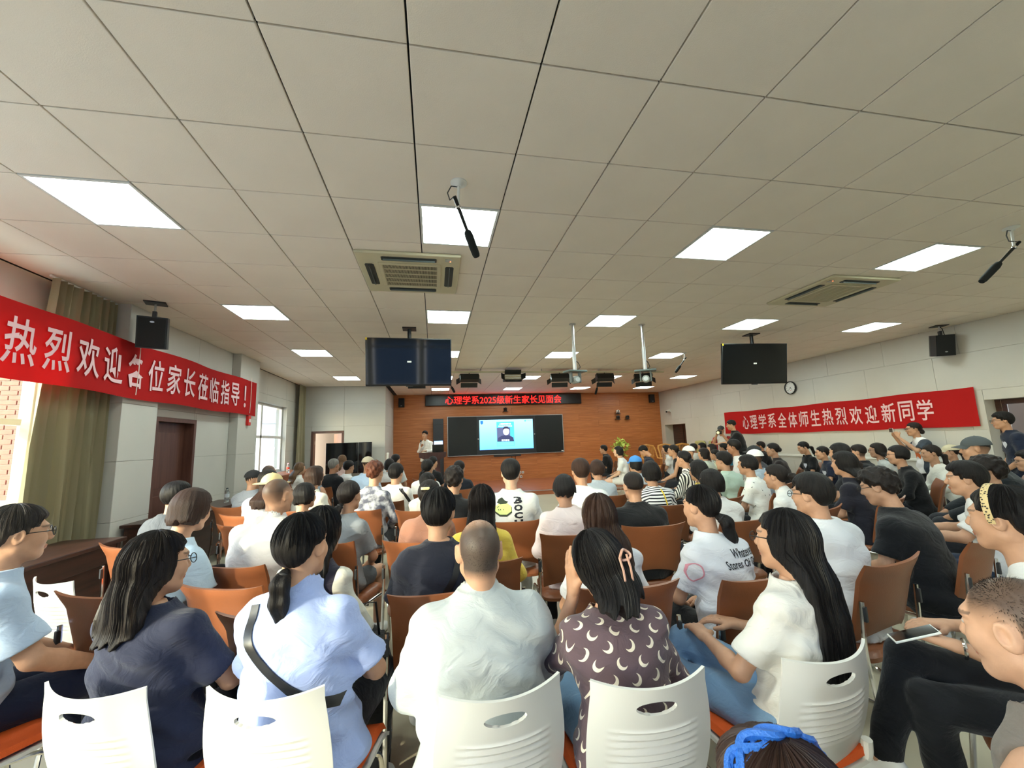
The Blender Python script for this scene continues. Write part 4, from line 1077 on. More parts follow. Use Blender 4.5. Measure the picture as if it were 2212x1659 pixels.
    b2 = n.new('ShaderNodeBump'); b2.inputs['Strength'].default_value = 0.15; b2.inputs['Distance'].default_value = 0.002; l.new(n2.outputs['Fac'], b2.inputs['Height']); l.new(b1.outputs[0], b2.inputs['Normal'])
    l.new(b2.outputs[0], b.inputs['Normal'])
    MATS[key] = mt; return mt

SKIN = {'m': (196, 150, 120), 'l': (218, 176, 148), 'd': (170, 122, 94)}
LOD = {0: dict(body=.0085, shirt=.0070, head=.0038, hair=.0038), 1: dict(body=.0125, shirt=.0105, head=.0058, hair=.0058), 2: dict(body=.018, shirt=.0155, head=.0090, hair=.0092)}
TORSO_M = [(-.03, .165, .12, .00), (.05, .180, .130, .00), (.15, .172, .125, .00), (.28, .162, .112, -.005), (.40, .172, .113, -.01), (.47, .180, .110, -.015), (.525, .172, .095, -.017), (.56, .142, .082, -.014), (.59, .098, .068, -.006), (.625, .064, .056, .006)]
TORSO_F = [(-.03, .172, .122, .00), (.05, .188, .132, .00), (.15, .166, .118, .00), (.27, .140, .100, -.005), (.38, .150, .108, -.008), (.46, .160, .105, -.012), (.515, .150, .088, -.015), (.55, .122, .075, -.012), (.58, .086, .063, -.005), (.615, .056, .050, .006)]

def rotz(a): c, s = math.cos(a), math.sin(a); return np.array([[c, -s, 0], [s, c, 0], [0, 0, 1]])
def rotx(a): c, s = math.cos(a), math.sin(a); return np.array([[1, 0, 0], [0, c, -s], [0, s, c]])
def roty(a): c, s = math.cos(a), math.sin(a); return np.array([[c, 0, s], [0, 1, 0], [-s, 0, c]])

def head_field(h, face=1.0, ears=True, jaw=1.0):
    f = Field((-.105, -.135, -.20), (.105, .145, .135), h)
    f.add(ball((0, -.014, .028), (.0745, .096, .088)), 0)
    f.add(ball((0, .025, -.035), (.062*jaw, .066, .080)), .03)
    f.add(ball((0, .062, -.092), (.026, .022, .020)), .03)
    for s in (-1, 1):
        f.add(ball((s*.036, .055, -.025), (.028, .032, .034)), .02)
        f.add(cone((s*.05, .0, -.055), (s*.028, .055, -.092), .022, .018), .025)
    f.add(ball((0, .076, .030), (.050, .018, .014)), .02)
    f.add(cone((0, .088, .018), (0, .106, -.022), .007, .011), .012)
    f.add(ball((0, .098, -.028), (.017, .012, .009)), .008)
    for s in (-1, 1): f.sub(ball((s*.031, .098, .010), (.017, .014, .011)), .012)
    for s in (-1, 1): f.add(ball((s*.031, .078, .009), (.014, .012, .010)), .003)
    f.add(ball((0, .089, -.058), (.022, .010, .005)), .006); f.add(ball((0, .087, -.068), (.018, .010, .006)), .006)
    if ears:
        for s in (-1, 1):
            R = rotz(s*-.5) @ rotx(-.2)
            f.add(ball((s*.080, -.008, .0), (.009, .021, .034), R), .008)
            if h < .008: f.sub(ball((s*.090, -.004, .004), (.007, .011, .020), R), .004)
    f.add(cone((0, -.022, -.05), (0, -.036, -.19), .052, .054), .03)
    return f

def hair_field(h, style, par):
    """hair volume in head space"""
    L = par.get('len', .12); t = par.get('t', .012)
    lo = (-.14, -.20, -.16); hi = (.14, .14, .165)
    if style == 'long': lo = (-.17, -.34, -L-.05)
    if style == 'bob': lo = (-.14, -.17, -L-.03)
    f = Field(lo, hi, h)
    f.add(ball((0, -.016, .030), (.0755+t, .098+t, .090+t)), 0)
    if style in ('short', 'curly'): f.add(ball((0, -.012, .062), (.074+t*.8, .094+t*.6, .066+t)), .02)
    if style == 'bob':
        f.add(stack([(-L, .080, .085, -.03), (-L+.03, .094, .096, -.028), (-.03, .096, .102, -.022), (.015, .091, .107, -.018), (.055, .078, .094, -.016), (.09, .045, .06, -.016)], 2.2), .03)
    if style == 'long':
        w = par.get('w', .115); sw = par.get('sw', 0.0); bk = par.get('back', -.10)
        rows = [(-L-.02, w*.80, .022, bk)]
        rw = sorted(par.get('rows', []))
        yb = lambda z: float(np.interp(z, [r[0] for r in rw], [r[1] for r in rw])) if rw else bk
        rows = [(z, w*(.80+.2*min(1, (z+L)/.08)) if z < -.13 else w*.95, .028 if z < -.2 else .040, yb(z)-.008, sw) for z in np.arange(-L, -.12, .04)]
        rows += [(-.09, w*.93, .066, min(-.045, yb(-.12)*.7)), (-.04, .092, .095, -.03), (.01, .090, .106, -.018), (.05, .078, .094, -.016), (.09, .045, .06, -.016)]
        f.add(stack(rows, 2.3), .03)
        if par.get('front'):
            for s in (-1, 1): f.add(cone((s*.080, .02, .0), (s*.088, .05, -L*.7), .022, .018), .02)
    fz = par.get('fringe', .062)
    # carve the face and neck, thinning the hair towards its edge
    cuts = []
    real_cut = f.cut
    f.cut = lambda fn: cuts.append(fn)
    f.cut(lambda X, Y, Z: -np.maximum(par.get('fy', .060) - Y + 0*X, Z - fz))
    if style in ('bob', 'long'):
        f.cut(lambda X, Y, Z: -np.maximum(np.maximum(.030 - Y, Z - .045), np.abs(X) - .078))
        if style == 'bob': f.cut(lambda X, Y, Z: -np.maximum(-.005 - Y + 0*X, Z + .055))
        if style == 'long' and not par.get('front'): f.cut(lambda X, Y, Z: -np.maximum(.0 - Y + 0*X, Z + .08))
    else:
        f.cut(lambda X, Y, Z: -np.maximum(.030 - Y + 0*X, Z - .030))
        f.cut(lambda X, Y, Z: -np.maximum(-.040 - Y + .25*(Z+.03) + 0*X, Z + .000 - .25*np.maximum(-Y, 0)))
        f.cut(lambda X, Y, Z: par.get('nape', -.075) - Z + 0*X + .35*np.maximum(Y+.06, 0))
    PP = f.allp(); Cm = None
    for fn in cuts:
        c = fn(*PP); Cm = c if Cm is None else np.maximum(Cm, c)
    f.cut = real_cut
    ed = 1-np.clip(-Cm/(.030 if style in ('short', 'curly', 'pony', 'bun') else .012), 0, 1)
    f.d = np.maximum(f.d + (t+.004)*ed*ed, Cm)
    if style == 'pony':
        tl = par.get('tail', [(0, -.112, -.02), (0, -.148, -.045), (0, -.150, -.15), (0, -.14, -.22)]); tr = par.get('tr', [.018, .030, .027, .010])
        f2 = Field(np.min(tl, 0)-.06, np.max(tl, 0)+.06, h)
        for a, b, ra, rb in zip(tl[:-1], tl[1:], tr[:-1], tr[1:]): f2.add(cone(a, b, ra, rb), .02)
        return f, f2
    if style == 'bun':
        c = par.get('bun', (0, -.125, .03)); f2 = Field(np.array(c)-.07, np.array(c)+.07, h)
        f2.add(ball(c, (.045, .036, .042)), 0); return f, f2
    return f, None

def glasses_obj(parent, M, rim=M_black):
    g = MB()
    for s in (-1, 1):
        g.tube([(s*.032+.024*math.cos(a), .108, .006+.019*math.sin(a)) for a in [k*math.pi/8 for k in range(16)]], .0018, 5, closed=True)
        g.tube([(s*.056, .107, .010), (s*.076, .06, .012), (s*.081, -.005, .012), (s*.082, -.02, -.002)], .0020, 5)
    g.tube([(-.009, .110, .010), (.009, .110, .010)], .0018, 5)
    g.v = [tuple(M[0] @ np.array(p) + M[1]) for p in g.v]
    o = g.build('glasses', rim, parent)
    q = MB()
    for s in (-1, 1):
        n_ = 12; c0 = len(q.v); q.add([(s*.032, .108, .006)]+[(s*.032+.023*math.cos(2*math.pi*k/n_), .108, .006+.018*math.sin(2*math.pi*k/n_)) for k in range(n_)], [(0, 1+k, 1+(k+1) % n_) for k in range(n_)])
    q.v = [tuple(M[0] @ np.array(p) + M[1]) for p in q.v]
    q.build('lens', glass_mat('spectacle_lens'), o)
    return o
def cap_obj(parent, M, rgb, name='cap', brim=.075, brimcol=None, straw=False):
    mt = mat('hat_%d_%d_%d' % rgb, rgb, 0.8, bump=(300, .3))
    c = MB()
    def dome(u, v):
        a = 2*math.pi*u; ph = v*math.pi/2
        return (.093*math.cos(a)*math.cos(ph), -.016+.112*math.sin(a)*math.cos(ph), .040+.095*math.sin(ph))
    c.grid(dome, 28, 9, wrap=True); c.v = [tuple(M[0] @ np.array(p) + M[1]) for p in c.v]
    o = c.build(name, mt, parent, 60, solid=.003)
    b = MB()
    if straw:
        b.grid(lambda u, v: ((.094+.065*v)*math.cos(2*math.pi*u), -.016+(.113+.065*v)*math.sin(2*math.pi*u), .046-.012*v), 32, 4, wrap=True)
    else:
        b.grid(lambda u, v: (.080*math.sin((u-.5)*2.3)*(1-.12*v), -.016+.106*math.cos((u-.5)*2.3)+brim*v*math.cos((u-.5)*2.0), .048-.018*v-.02*((u-.5)*2)**2*(.3+v)), 14, 5)
    b.v = [tuple(M[0] @ np.array(p) + M[1]) for p in b.v]
    b.build('brim', mt if brimcol is None else mat('brim_%d_%d_%d' % brimcol, brimcol, .8), o, True, solid=.003)
    k = MB().lathe([(.006, .0), (.006, .004)], 10, (0, -.016, .134)); k.v = [tuple(M[0] @ np.array(p) + M[1]) for p in k.v]
    k.build('cap_button', mt, o)
    return o

def hand_prims(W, d, nrm, side, curl, h, thumb=1):
    """palm plus five fingers; d = direction of the hand, nrm = palm normal, side = towards the little finger"""
    W = np.array(W); out = []
    if h > .013:
        out.append((cone(W, W+d*.085, .026, .030), .02)); out.append((cone(W+d*.085, W+d*.15+nrm*curl*.03, .026, .014), .02))
        out.append((cone(W+d*.03-side*.02, W+d*.085-side*.045+nrm*.015, .014, .010), .01)); return out
    for q in (-.022, -.007, .008, .022): out.append((cone(W+d*.01+side*q*.7, W+d*.085+side*q, .015, .0125), .012))
    for q, L in ((-.027, .072), (-.009, .080), (.009, .075), (.026, .058)):
        p = W+d*.085+side*q; ang = curl*.35; r = .0092
        for k, fr in enumerate((.45, .32, .23)):
            dd = d*math.cos(ang)+nrm*math.sin(ang); p2 = p+dd*L*fr
            out.append((cone(p, p2, r, r*.9), .004)); p = p2; r *= .9; ang += curl*.55
    p = W+d*.025-side*.024; dd = (d*.75-side*.65+nrm*.25); dd /= np.linalg.norm(dd); p2 = p+dd*.042; d3 = d*.95-side*.1+nrm*.35; d3 /= np.linalg.norm(d3)
    out.append((cone(p, p2, .0125, .0105), .012)); out.append((cone(p2, p2+d3*.032, .0105, .0085), .004))
    return out

PEOPLE = []
def person(label, x, y, zt, phi, lod=2, sex='m', g=1.0, gd=None, lean=.10, sway=0.0, hy=0.0, hp=0.0, ht=0.0, skin='m', hair=('short', 'black', {}), top=('tee', (230, 230, 226)),
           bottom=('long', (40, 42, 48)), shoe=(226, 226, 222), arms='lap', legs='sit', glasses=False, cap=None, group='people seated in the audience', seat=.46, s=None, name='person', tf=.0, collar=False, neckz=0.0, hands=None):
    """x, y, zt = top of the head; phi = facing (0 = towards the board wall, positive = turned left)"""
    R3 = rotz(phi)
    stand = legs == 'stand'
    if s is None:
        s = (zt/1.70) if stand else (zt-seat)/.865
        s = min(max(s, .74), 1.14)
    if stand: seat = zt - .865*s
    zs = (zt-seat)/.865                     # vertical scale of the trunk (a stooped trunk is lower)
    gd = gd or g
    q = LOD[lod]
    rng = np.random.RandomState(abs(hash(label)) % 10000 if False else (int(x*1000) * 31 + int(y*1000)) % 100000)
    yl = lambda h: lean*h + .035*(h/.6)**2*(1 if lean > 0 else 0)
    xl = lambda h: sway*h
    P = lambda px, py, h: np.array([(px*1.0)*s + xl(h*s), py*s + yl(h*s), seat + h*zs])
    hd = P(0, .020, .752)                       # head centre
    HR = rotz(hy) @ rotx(hp - lean*.3) @ roty(ht + sway*.3)
    hs = .97 + .35*(s-1)
    off = R3 @ np.array([hd[0], hd[1], 0]); base = np.array([x, y, 0]) - off
    sk = np.array(lin(SKIN[skin]), np.float32)*(.93+.14*rng.rand())
    TT = TORSO_M if sex == 'm' else TORSO_F
    # ---- joints
    sw = (.168 if sex == 'm' else .148)*(.55+.45*g)
    Sh = [P(-sw, -.012, .508), P(sw, -.012, .508)]
    hipz = .075
    if stand:
        leg = [[P(-.085, 0, .02), np.array([-.10*s, .02, seat*.53]), np.array([-.10*s, -.02, .075])], [P(.085, 0, .02), np.array([.10*s, .02, seat*.53]), np.array([.10*s, -.02, .075])]]
    else:
        k = s; kz = seat+.06*s
        leg = [[P(-.09, .02, hipz), np.array([-.12*k, .46*k, kz]), np.array([-.12*k, .43*k+tf, .08])], [P(.09, .02, hipz), np.array([.12*k, .46*k, kz]), np.array([.12*k, .43*k+tf, .08])]]
        if legs == 'cross':
            leg[0] = [P(-.09, .02, hipz), np.array([-.02*k, .50*k, kz+.10*k]), np.array([.16*k, .66*k, kz-.24*k])]
        if legs == 'cross2':
            leg[1] = [P(.09, .02, hipz), np.array([.0*k, .50*k, kz+.10*k]), np.array([-.20*k, .62*k, kz-.22*k])]
        if legs == 'apart':
            leg[0][1] = np.array([-.24*k, .42*k, kz]); leg[1][1] = np.array([.24*k, .42*k, kz]); leg[0][2] = np.array([-.22*k, .36*k, .08]); leg[1][2] = np.array([.22*k, .36*k, .08])
    A = {'lap': ((-.235, .10, .265), (-.10, .31, .165)), 'fold': ((-.24, .09, .27), (.02, .23, .30)), 'down': ((-.235, -.01, .235), (-.225, .06, .0)), 'front': ((-.245, .03, .245), (-.05, .20, .06)), 'cheek': ((-.20, .20, .34), (-.085, .145, .60)),
         'up': ((-.215, .17, .37), (-.075, .30, .62)), 'knee': ((-.24, .13, .28), (-.15, .39, .14)), 'reach': ((-.23, .16, .34), (-.16, .40, .33)), 'mic': ((-.21, .08, .27), (-.06, .20, .42)), 'desk': ((-.235, .08, .27), (-.12, .30, .28))}
    ap = (arms, arms) if isinstance(arms, str) else arms
    arm = []
    for i, sg in ((0, 1), (1, -1)):
        e, w = A[ap[i]]
        arm.append([Sh[i], P(e[0]*sg*(.6+.4*g), e[1], e[2]), P(w[0]*sg, w[1], w[2])])
    # ---- body
    lo = np.min([q_ for a in arm+leg for q_ in a], 0)-.20; hi = np.max([q_ for a in arm+leg for q_ in a], 0)+.20
    lo[2] = .0; hi[2] = seat+.70*zs+.03; lo[1] = min(lo[1], -.2); hi[0] += .03; lo[0] -= .03
    f = Field(lo, hi, q['body'])
    def torso(inset, gw=g, gdd=gd, loose=0.0, tab=TT, zmin=None):
        rows = []
        for h, a, b, yy in tab:
            aa, bb = a*gw, b*gdd
            if h > .5: m_ = min(1, (h-.5)/.1); aa = a*(gw*(1-m_)+m_); bb = b*(gdd*(1-m_)+m_)
            if loose and h < .45: aa = max(aa, (.160 if sex == 'm' else .150)*gw)+loose*(.45-h)*.25; bb += loose*(.45-h)*.2
            rows.append((seat+h*zs, (aa+inset)*s, (bb+inset)*s, yl(h*s)+yy*s, xl(h*s)))
        return stack(rows)
    f.add(torso(-.020), 0)
    tank = top[0] in ('tank', 'vest')
    fat = .75+.25*g; hands_ = []
    for i, sg in ((0, -1), (1, 1)):
        S_, E_, W_ = arm[i]
        r0, r1, r2 = ((.048, .041, .027) if sex == 'm' else (.042, .035, .023))
        f.add(cone(S_, E_, r0*s*fat, r1*s*fat), .03); f.add(cone(E_, E_+(W_-E_)*.35, r1*s*fat, r1*.98*s*fat), .01); f.add(cone(E_+(W_-E_)*.35, W_, r1*.98*s*fat, r2*s), .012)
        d = W_-E_; d /= np.linalg.norm(d)
        if ap[i] == 'cheek': d = np.array([.02*sg, .12, .95]); d /= np.linalg.norm(d)
        elif ap[i] in ('lap', 'knee'): d = d*.8+np.array([-sg*.1, .35, -.25]); d /= np.linalg.norm(d)
        elif ap[i] == 'up': d = np.array([-sg*.25, .25, .9]); d /= np.linalg.norm(d)
        up_ = np.array([0, 0, -1.0]) if ap[i] not in ('cheek', 'up') else np.array([-sg*1.0, .3, 0]) if ap[i] == 'cheek' else np.array([-sg*.8, -.5, 0])
        nrm = up_-d*(up_@d); nrm /= np.linalg.norm(nrm); side = np.cross(d, nrm); 
        if (side@np.array([sg, 0, 0])) < 0 and ap[i] not in ('cheek', 'up'): side = -side
        hp_ = hand_prims(W_+d*.005, d, nrm, side, .55 if ap[i] not in ('cheek',) else .25, q['body'] if lod else .004)
        if lod == 0:
            fh = Field(W_-.06+np.minimum(d, 0)*.22-.02, W_+.06+np.maximum(d, 0)*.22+.02, .0042)
            fh.add(cone(W_-(W_-E_)*.12, W_+d*.02, r2*1.06*s, r2*.98*s), 0)
            for pr, kk in hp_: fh.add(pr, kk)
            hands_.append(fh.nets())
        else:
            for pr, kk in hp_: f.add(pr, kk)
    for i in (0, 1):
        H_, K_, N_ = leg[i]
        f.add(cone(H_, K_, .074*s*fat, .052*s), .02); f.add(cone(K_, N_, .050*s, .034*s), .01)
        f.add(cone(N_, N_+np.array([0, .10, -.035]), .034*s, .026*s), .02)
    V, F = f.nets()
    for hv_, hf_ in hands_:
        F = np.concatenate([F, hf_+len(V)]); V = np.concatenate([V, hv_])
    C = np.tile(sk, (len(V), 1))
    # ---- head (finer grid, same mesh)
    hf = head_field(q['head']); HV, HF = hf.nets()
    HV0 = HV.copy()
    HC = np.tile(sk, (len(HV), 1))
    X, Y, Z = HV.T
    if lod < 2:
        lip = ((X/.024)**2+((Z+.063)/.011)**2 < 1) & (Y > .075); HC[lip] = HC[lip]*np.array([.82, .55, .52])
        brow = (np.abs(np.abs(X)-.032) < .020) & (np.abs(Z-.034+.10*np.abs(np.abs(X)-.03)) < .0042) & (Y > .05); HC[brow] = HC[brow]*.35+np.array(lin((46, 36, 32)))*.65
        for sgn in (-1, 1):
            eye = (((X-sgn*.031)/.014)**2+((Z-.009)/.0065)**2 < 1) & (Y > .06); HC[eye] = np.array(lin((200, 190, 182)))
            iris = (((X-sgn*.031)/.006)**2+((Z-.009)/.0065)**2 < 1) & (Y > .06); HC[iris] = np.array(lin((30, 22, 20)))
    else:
        for sgn in (-1, 1):
            eye = (((X-sgn*.031)/.014)**2+((Z-.009)/.009)**2 < 1) & (Y > .06); HC[eye] = sk*.35
    hst, hcol, hpar = hair[0], hair[1], (hair[2] if len(hair) > 2 else {})
    if hst in ('buzz', 'bald'):
        hc_ = np.array(lin(HAIRC[hcol]))
        e = np.minimum(np.clip((Z-.02+.55*np.maximum(-Y, 0)+.0)/.05, 0, 1), np.clip((.070-Y+.2*(Z-.05))/.02, 0, 1))
        e = np.where(Y < -.03, np.clip((Z+.085)/.04, 0, 1), e); e = e*(np.abs(X) < .0775+.02*(Z > .03))
        if hst == 'bald':
            top_ = np.clip(1-(np.hypot(X, Y+.0)/.075), 0, 1)*(Z > .06); e = e*(1-.60*np.clip(top_*2, 0, 1))*.92
        else: e = e*.85
        if hpar.get('fade'): e = e*np.clip((Z+.075)/.11, 0, 1)
        HC = HC*(1-e[:, None]) + hc_[None, :]*e[:, None]; stub_e = e
    T_ = lambda v: (v*hs) @ HR.T + hd
    HVw = T_(HV)
    keep = HVw[:, 2] > seat+.555*s
    body = np.concatenate([V, HVw]); faces = np.concatenate([F, HF+len(V)]); cols = np.concatenate([C, HC])
    me = np_mesh('person_body', body, faces, skin_mat()); set_col(me, cols)
    o = obj(name, me, None, tuple(base), (0, 0, phi)); tag(o, label, 'person', group)
    # ---- top garment
    kind, tcol = top[0], top[1]; pat = top[2] if len(top) > 2 else None
    slv = {'tee': .78, 'shirt': .80, 'long': 1.93, 'elbow': 1.25, 'tank': 0, 'vest': 0, 'cap': .45}[kind]
    sl = Field(np.array([lo[0], min(lo[1], -.3), max(0, seat-.12)]), np.array([hi[0], hi[1], seat+.70*zs+.03]), q['shirt'])
    loose = .012+.10*max(0, g-.9)
    sl.add(torso(.014, g, gd, .10 if kind != 'tank' else .02), 0)
    sl.add(ball(P(0, -.02, .50), (np.array([.155*(.5+.5*g), .088, .06]))*s), .03)
    ends = []
    for i in (0, 1):
        S_, E_, W_ = arm[i]
        if slv <= 0: continue
        rs = (.070 if sex == 'm' else .060)*s*(.7+.3*g)*(1.0 if kind != 'long' else .94)
        if slv <= 1:
            e = S_+(E_-S_)*slv; sl.add(cone(S_, e+(E_-S_)*.05, rs*.93, rs*1.10), .04); sl.add(cone(S_*.45+P(0, -.014, .530)*.55, S_, rs*.9, rs*.92), .04); ends.append((e, (E_-S_)/np.linalg.norm(E_-S_), rs))
        else:
            fr = slv-1; e = E_+(W_-E_)*fr
            sl.add(cone(S_, E_, rs*.93, rs*.92), .04); sl.add(cone(S_*.45+P(0, -.014, .530)*.55, S_, rs*.9, rs*.92), .04); sl.add(cone(E_, e+(W_-E_)*.05, rs*.92, rs*.74), .03); ends.append((e, (W_-E_)/np.linalg.norm(W_-E_), rs*.72))
    # wrinkles
    ph = rng.rand(12)*6.28; amp = (.0044 if lod == 0 else .0034)
    def wr(X, Y, Z):
        a = np.sin(34*Z+9*X+ph[0]+2.0*np.sin(11*X+7*Y+ph[1])) + .8*np.sin(23*Z-17*X+11*Y+ph[2]+1.5*np.sin(13*Z+ph[3])) + .7*np.sin(19*X+21*Y+41*Z+ph[4])
        if lod == 0: a = a+.5*np.sin(70*Z+24*X+ph[6]+2.5*np.sin(17*X+9*Z+ph[7]))
        return amp*a*(1+1.2*np.clip((seat+.28*s-Z)/.2, 0, 1))
    sl.warp(wr)
    for e, d, r in ends:   # cut and hollow the sleeve end
        def slab(X, Y, Z, e=e, d=d, r=r):
            px, py, pz = X-e[0], Y-e[1], Z-e[2]; t = px*d[0]+py*d[1]+pz*d[2]
            rad = np.sqrt(np.maximum(px*px+py*py+pz*pz-t*t, 0))
            return np.maximum(-t, rad-r*1.8)
        sl.sub((slab, e-r*2.2, e+r*2.2), .003)
        if lod == 0: sl.sub(cone(e-d*.010, e+d*.03, max(r-.016, .02), r-.010), .004)
    nk = P(0, .0, .60+neckz)
    if kind in ('tank', 'vest'):
        for sg in (-1, 1): sl.sub(cone(P(sg*(sw+.035), -.01, .56), P(sg*(sw+.05), .0, .42), .055*s, .05*s), .01)
        sl.sub(ball(P(0, .01, .62), (.085*s, .09*s, .07*s)), .01)
    hemz = seat + (.02 if not stand else -.07)
    if collar: sl.add(cone(P(0, -.004, .575), P(0, .008, .612), .078*s, .070*s), .010)
    sl.sub(cone(P(0, .004, .56), P(0, .04, .75), (.058 if sex == 'm' else .054)*s, (.066 if not collar else .056)*s), .004)
    sl.cut(lambda X, Y, Z: (hemz - .02*np.cos(X*9) - Z + 0*Y) if stand else (hemz-.015*np.abs(X)/.2-Z+0*Y))
    SV, SF = sl.nets()
    key = top[3] if len(top) > 3 else '%d_%d_%d' % tuple(tcol)+('' if not pat else '_'+pat[0]+'%d' % int(abs(x*100)))
    sm_ = np_mesh('shirt', SV, SF, cloth_mat(key, tcol, pat))
    if pat:
        yy = yl(SV[:, 2]-seat); ang = np.arctan2(SV[:, 0]-xl(SV[:, 2]-seat), -(SV[:, 1]-yy)); rad = .16*s
        set_vec(sm_, 'wrap', np.stack([(SV[:, 0]-xl(SV[:, 2]-seat))+np.sign(SV[:, 0])*np.clip(SV[:, 1]-yy+.03, 0, .4)*.8*np.clip((np.abs(SV[:, 0])-.10)/.06, 0, 1), (SV[:, 2]-seat)+np.clip(SV[:, 1]-yy+.10*s, 0, .2)*.9, SV[:, 2]*0], 1))
    so = obj({'vest': 'vest', 'tank': 'tank_top', 'shirt': 'shirt', 'long': 'shirt'}.get(kind, 'shirt'), sm_, o)
    # ---- trousers
    bk, bc = bottom
    bf = Field(np.array([lo[0], lo[1], 0.0]), np.array([hi[0], hi[1], seat+.3*s]), q['shirt']*1.15)
    bf.add(torso(-.006, g, gd), 0); bf.cut(lambda X, Y, Z: Z-(seat+.20*s)+0*X+0*Y)
    for i in (0, 1):
        H_, K_, N_ = leg[i]
        lw = fat*s
        bf.add(cone(H_, K_, .094*lw, .070*lw), .03)
        if bk == 'long': bf.add(cone(K_, N_+(K_-N_)*.06, .070*lw, .052*s), .015)
        elif bk == 'crop': bf.add(cone(K_, N_+(K_-N_)*.28, .070*lw, .055*s), .015)
        elif bk == 'short':
            d = K_-H_; L = np.linalg.norm(d); d = d/L
            e = H_+d*L*.62
            def slab(X, Y, Z, e=e, d=d): return -((X-e[0])*d[0]+(Y-e[1])*d[1]+(Z-e[2])*d[2])
            bf.sub((slab, np.minimum(e, K_)-.13, np.maximum(e, K_)+.13), .003)
    bf.warp(lambda X, Y, Z: .003*np.sin(40*Z+13*Y+ph[8]+2*np.sin(17*X+ph[9]))+.002*np.sin(31*Y+23*X+ph[10]))
    BV, BF = bf.nets()
    obj('trousers' if bk != 'short' else 'shorts', np_mesh('trousers', BV, BF, cloth_mat('%d_%d_%d' % tuple(bc), bc)), o)
    # ---- shoes
    for i in (0, 1):
        N_ = leg[i][2]; sf = Field(N_+np.array([-.07, -.12, -.10]), N_+np.array([.07, .24, .05]), .011 if lod < 2 else .018)
        g0 = N_[2]-.08
        sf.add(cone(N_+np.array([0, -.025, -.035]), N_+np.array([0, .13, -.045]), .044, .038), 0); sf.add(cone(N_+np.array([0, -.02, -.03]), N_+np.array([0, -.005, .015]), .042, .040), .02)
        sf.cut(lambda X, Y, Z, g0=g0: (g0+.004)-Z+0*X+0*Y)
        FV, FF = sf.nets(); obj('shoe', np_mesh('shoe', FV, FF, mat('shoe_%d_%d_%d' % tuple(shoe), shoe, .6)), o)
    # ---- hair
    HR2 = rotz(hy*.35)
    def TH(v):
        w = np.clip((-.05-v[:, 2:3])/.10, 0, 1)
        return ((v*hs) @ HR.T)*(1-w) + ((v*hs) @ HR2.T)*w + hd
    if hst not in ('bald', 'none') and not (hst == 'buzz' and hpar.get('t', .01) <= .003):
        hpar = dict(hpar)
        if cap: hpar['t'] = min(hpar.get('t', .012), .004) if hst in ('bob', 'long', 'pony', 'bun') else -.003
        if hst == 'buzz': hf1, hf2 = hair_field(q['hair'], 'short', dict(t=hpar.get('t', .0015), nape=hpar.get('nape', -.02), **{k: v for k, v in hpar.items() if k in ('fy', 'fringe')}))
        else:
            if hst == 'long':
                bk = lambda h: (yl(h*s)-(.112*gd+.012)*s-hd[1])/hs
                hpar['rows'] = [((h-.752)*zs/hs, bk(h) if h < .5 else (yl(h*s)-.090*s-hd[1])/hs) for h in (.10, .20, .30, .40, .48, .54)]
            hf1, hf2 = hair_field(q['hair'], hst, hpar)
        a0 = .0009 if lod < 2 else .0007
        if hst == 'curly': a0 = .006
        n1 = rng.rand(8)*6.28
        def strands(X, Y, Z):
            an = np.arctan2(X, -(Y+.016)); r_ = np.hypot(X, Y+.016)
            if hst == 'curly': return a0*(np.sin(75*X+n1[0])*np.sin(70*Y+n1[1])*np.sin(68*Z+n1[2])*1.6+.6*np.sin(130*X+50*Z+n1[3])*np.sin(120*Y+n1[4]))
            w_ = np.clip(r_/.05, 0, 1)
            return a0*w_*(np.sin(23*an+3*Z*10+n1[0])+.7*np.sin(41*an-14*Z+n1[1])+.5*np.sin(67*an+n1[2]))
        if hst != 'buzz': hf1.warp(strands)
        if hst == 'long' or hst == 'bob':
            Lh = hpar.get('len', .12)
            hf1.cut(lambda X, Y, Z: (-Lh + .012*np.sin(70*X+n1[3]) + .010*np.sin(151*X+n1[4]) + .03*np.abs(X)/.1) - Z + 0*Y)
        V1, F1 = hf1.nets()
        mt = hair_mat(hcol)
        fr = 26.0 if lod < 2 else 12.0
        flow = lambda v: np.stack([np.arctan2(v[:, 0], -(v[:, 1]+.02))*fr*1.6, (v[:, 2]*9.0), np.hypot(v[:, 0], v[:, 1]+.02)*10], 1) if hst != 'curly' else v*70
        hm = np_mesh('hair', TH(V1) if hst == 'long' else T_(V1), F1, mt); set_vec(hm, 'flow', flow(V1)); ho = obj('hair', hm, o)
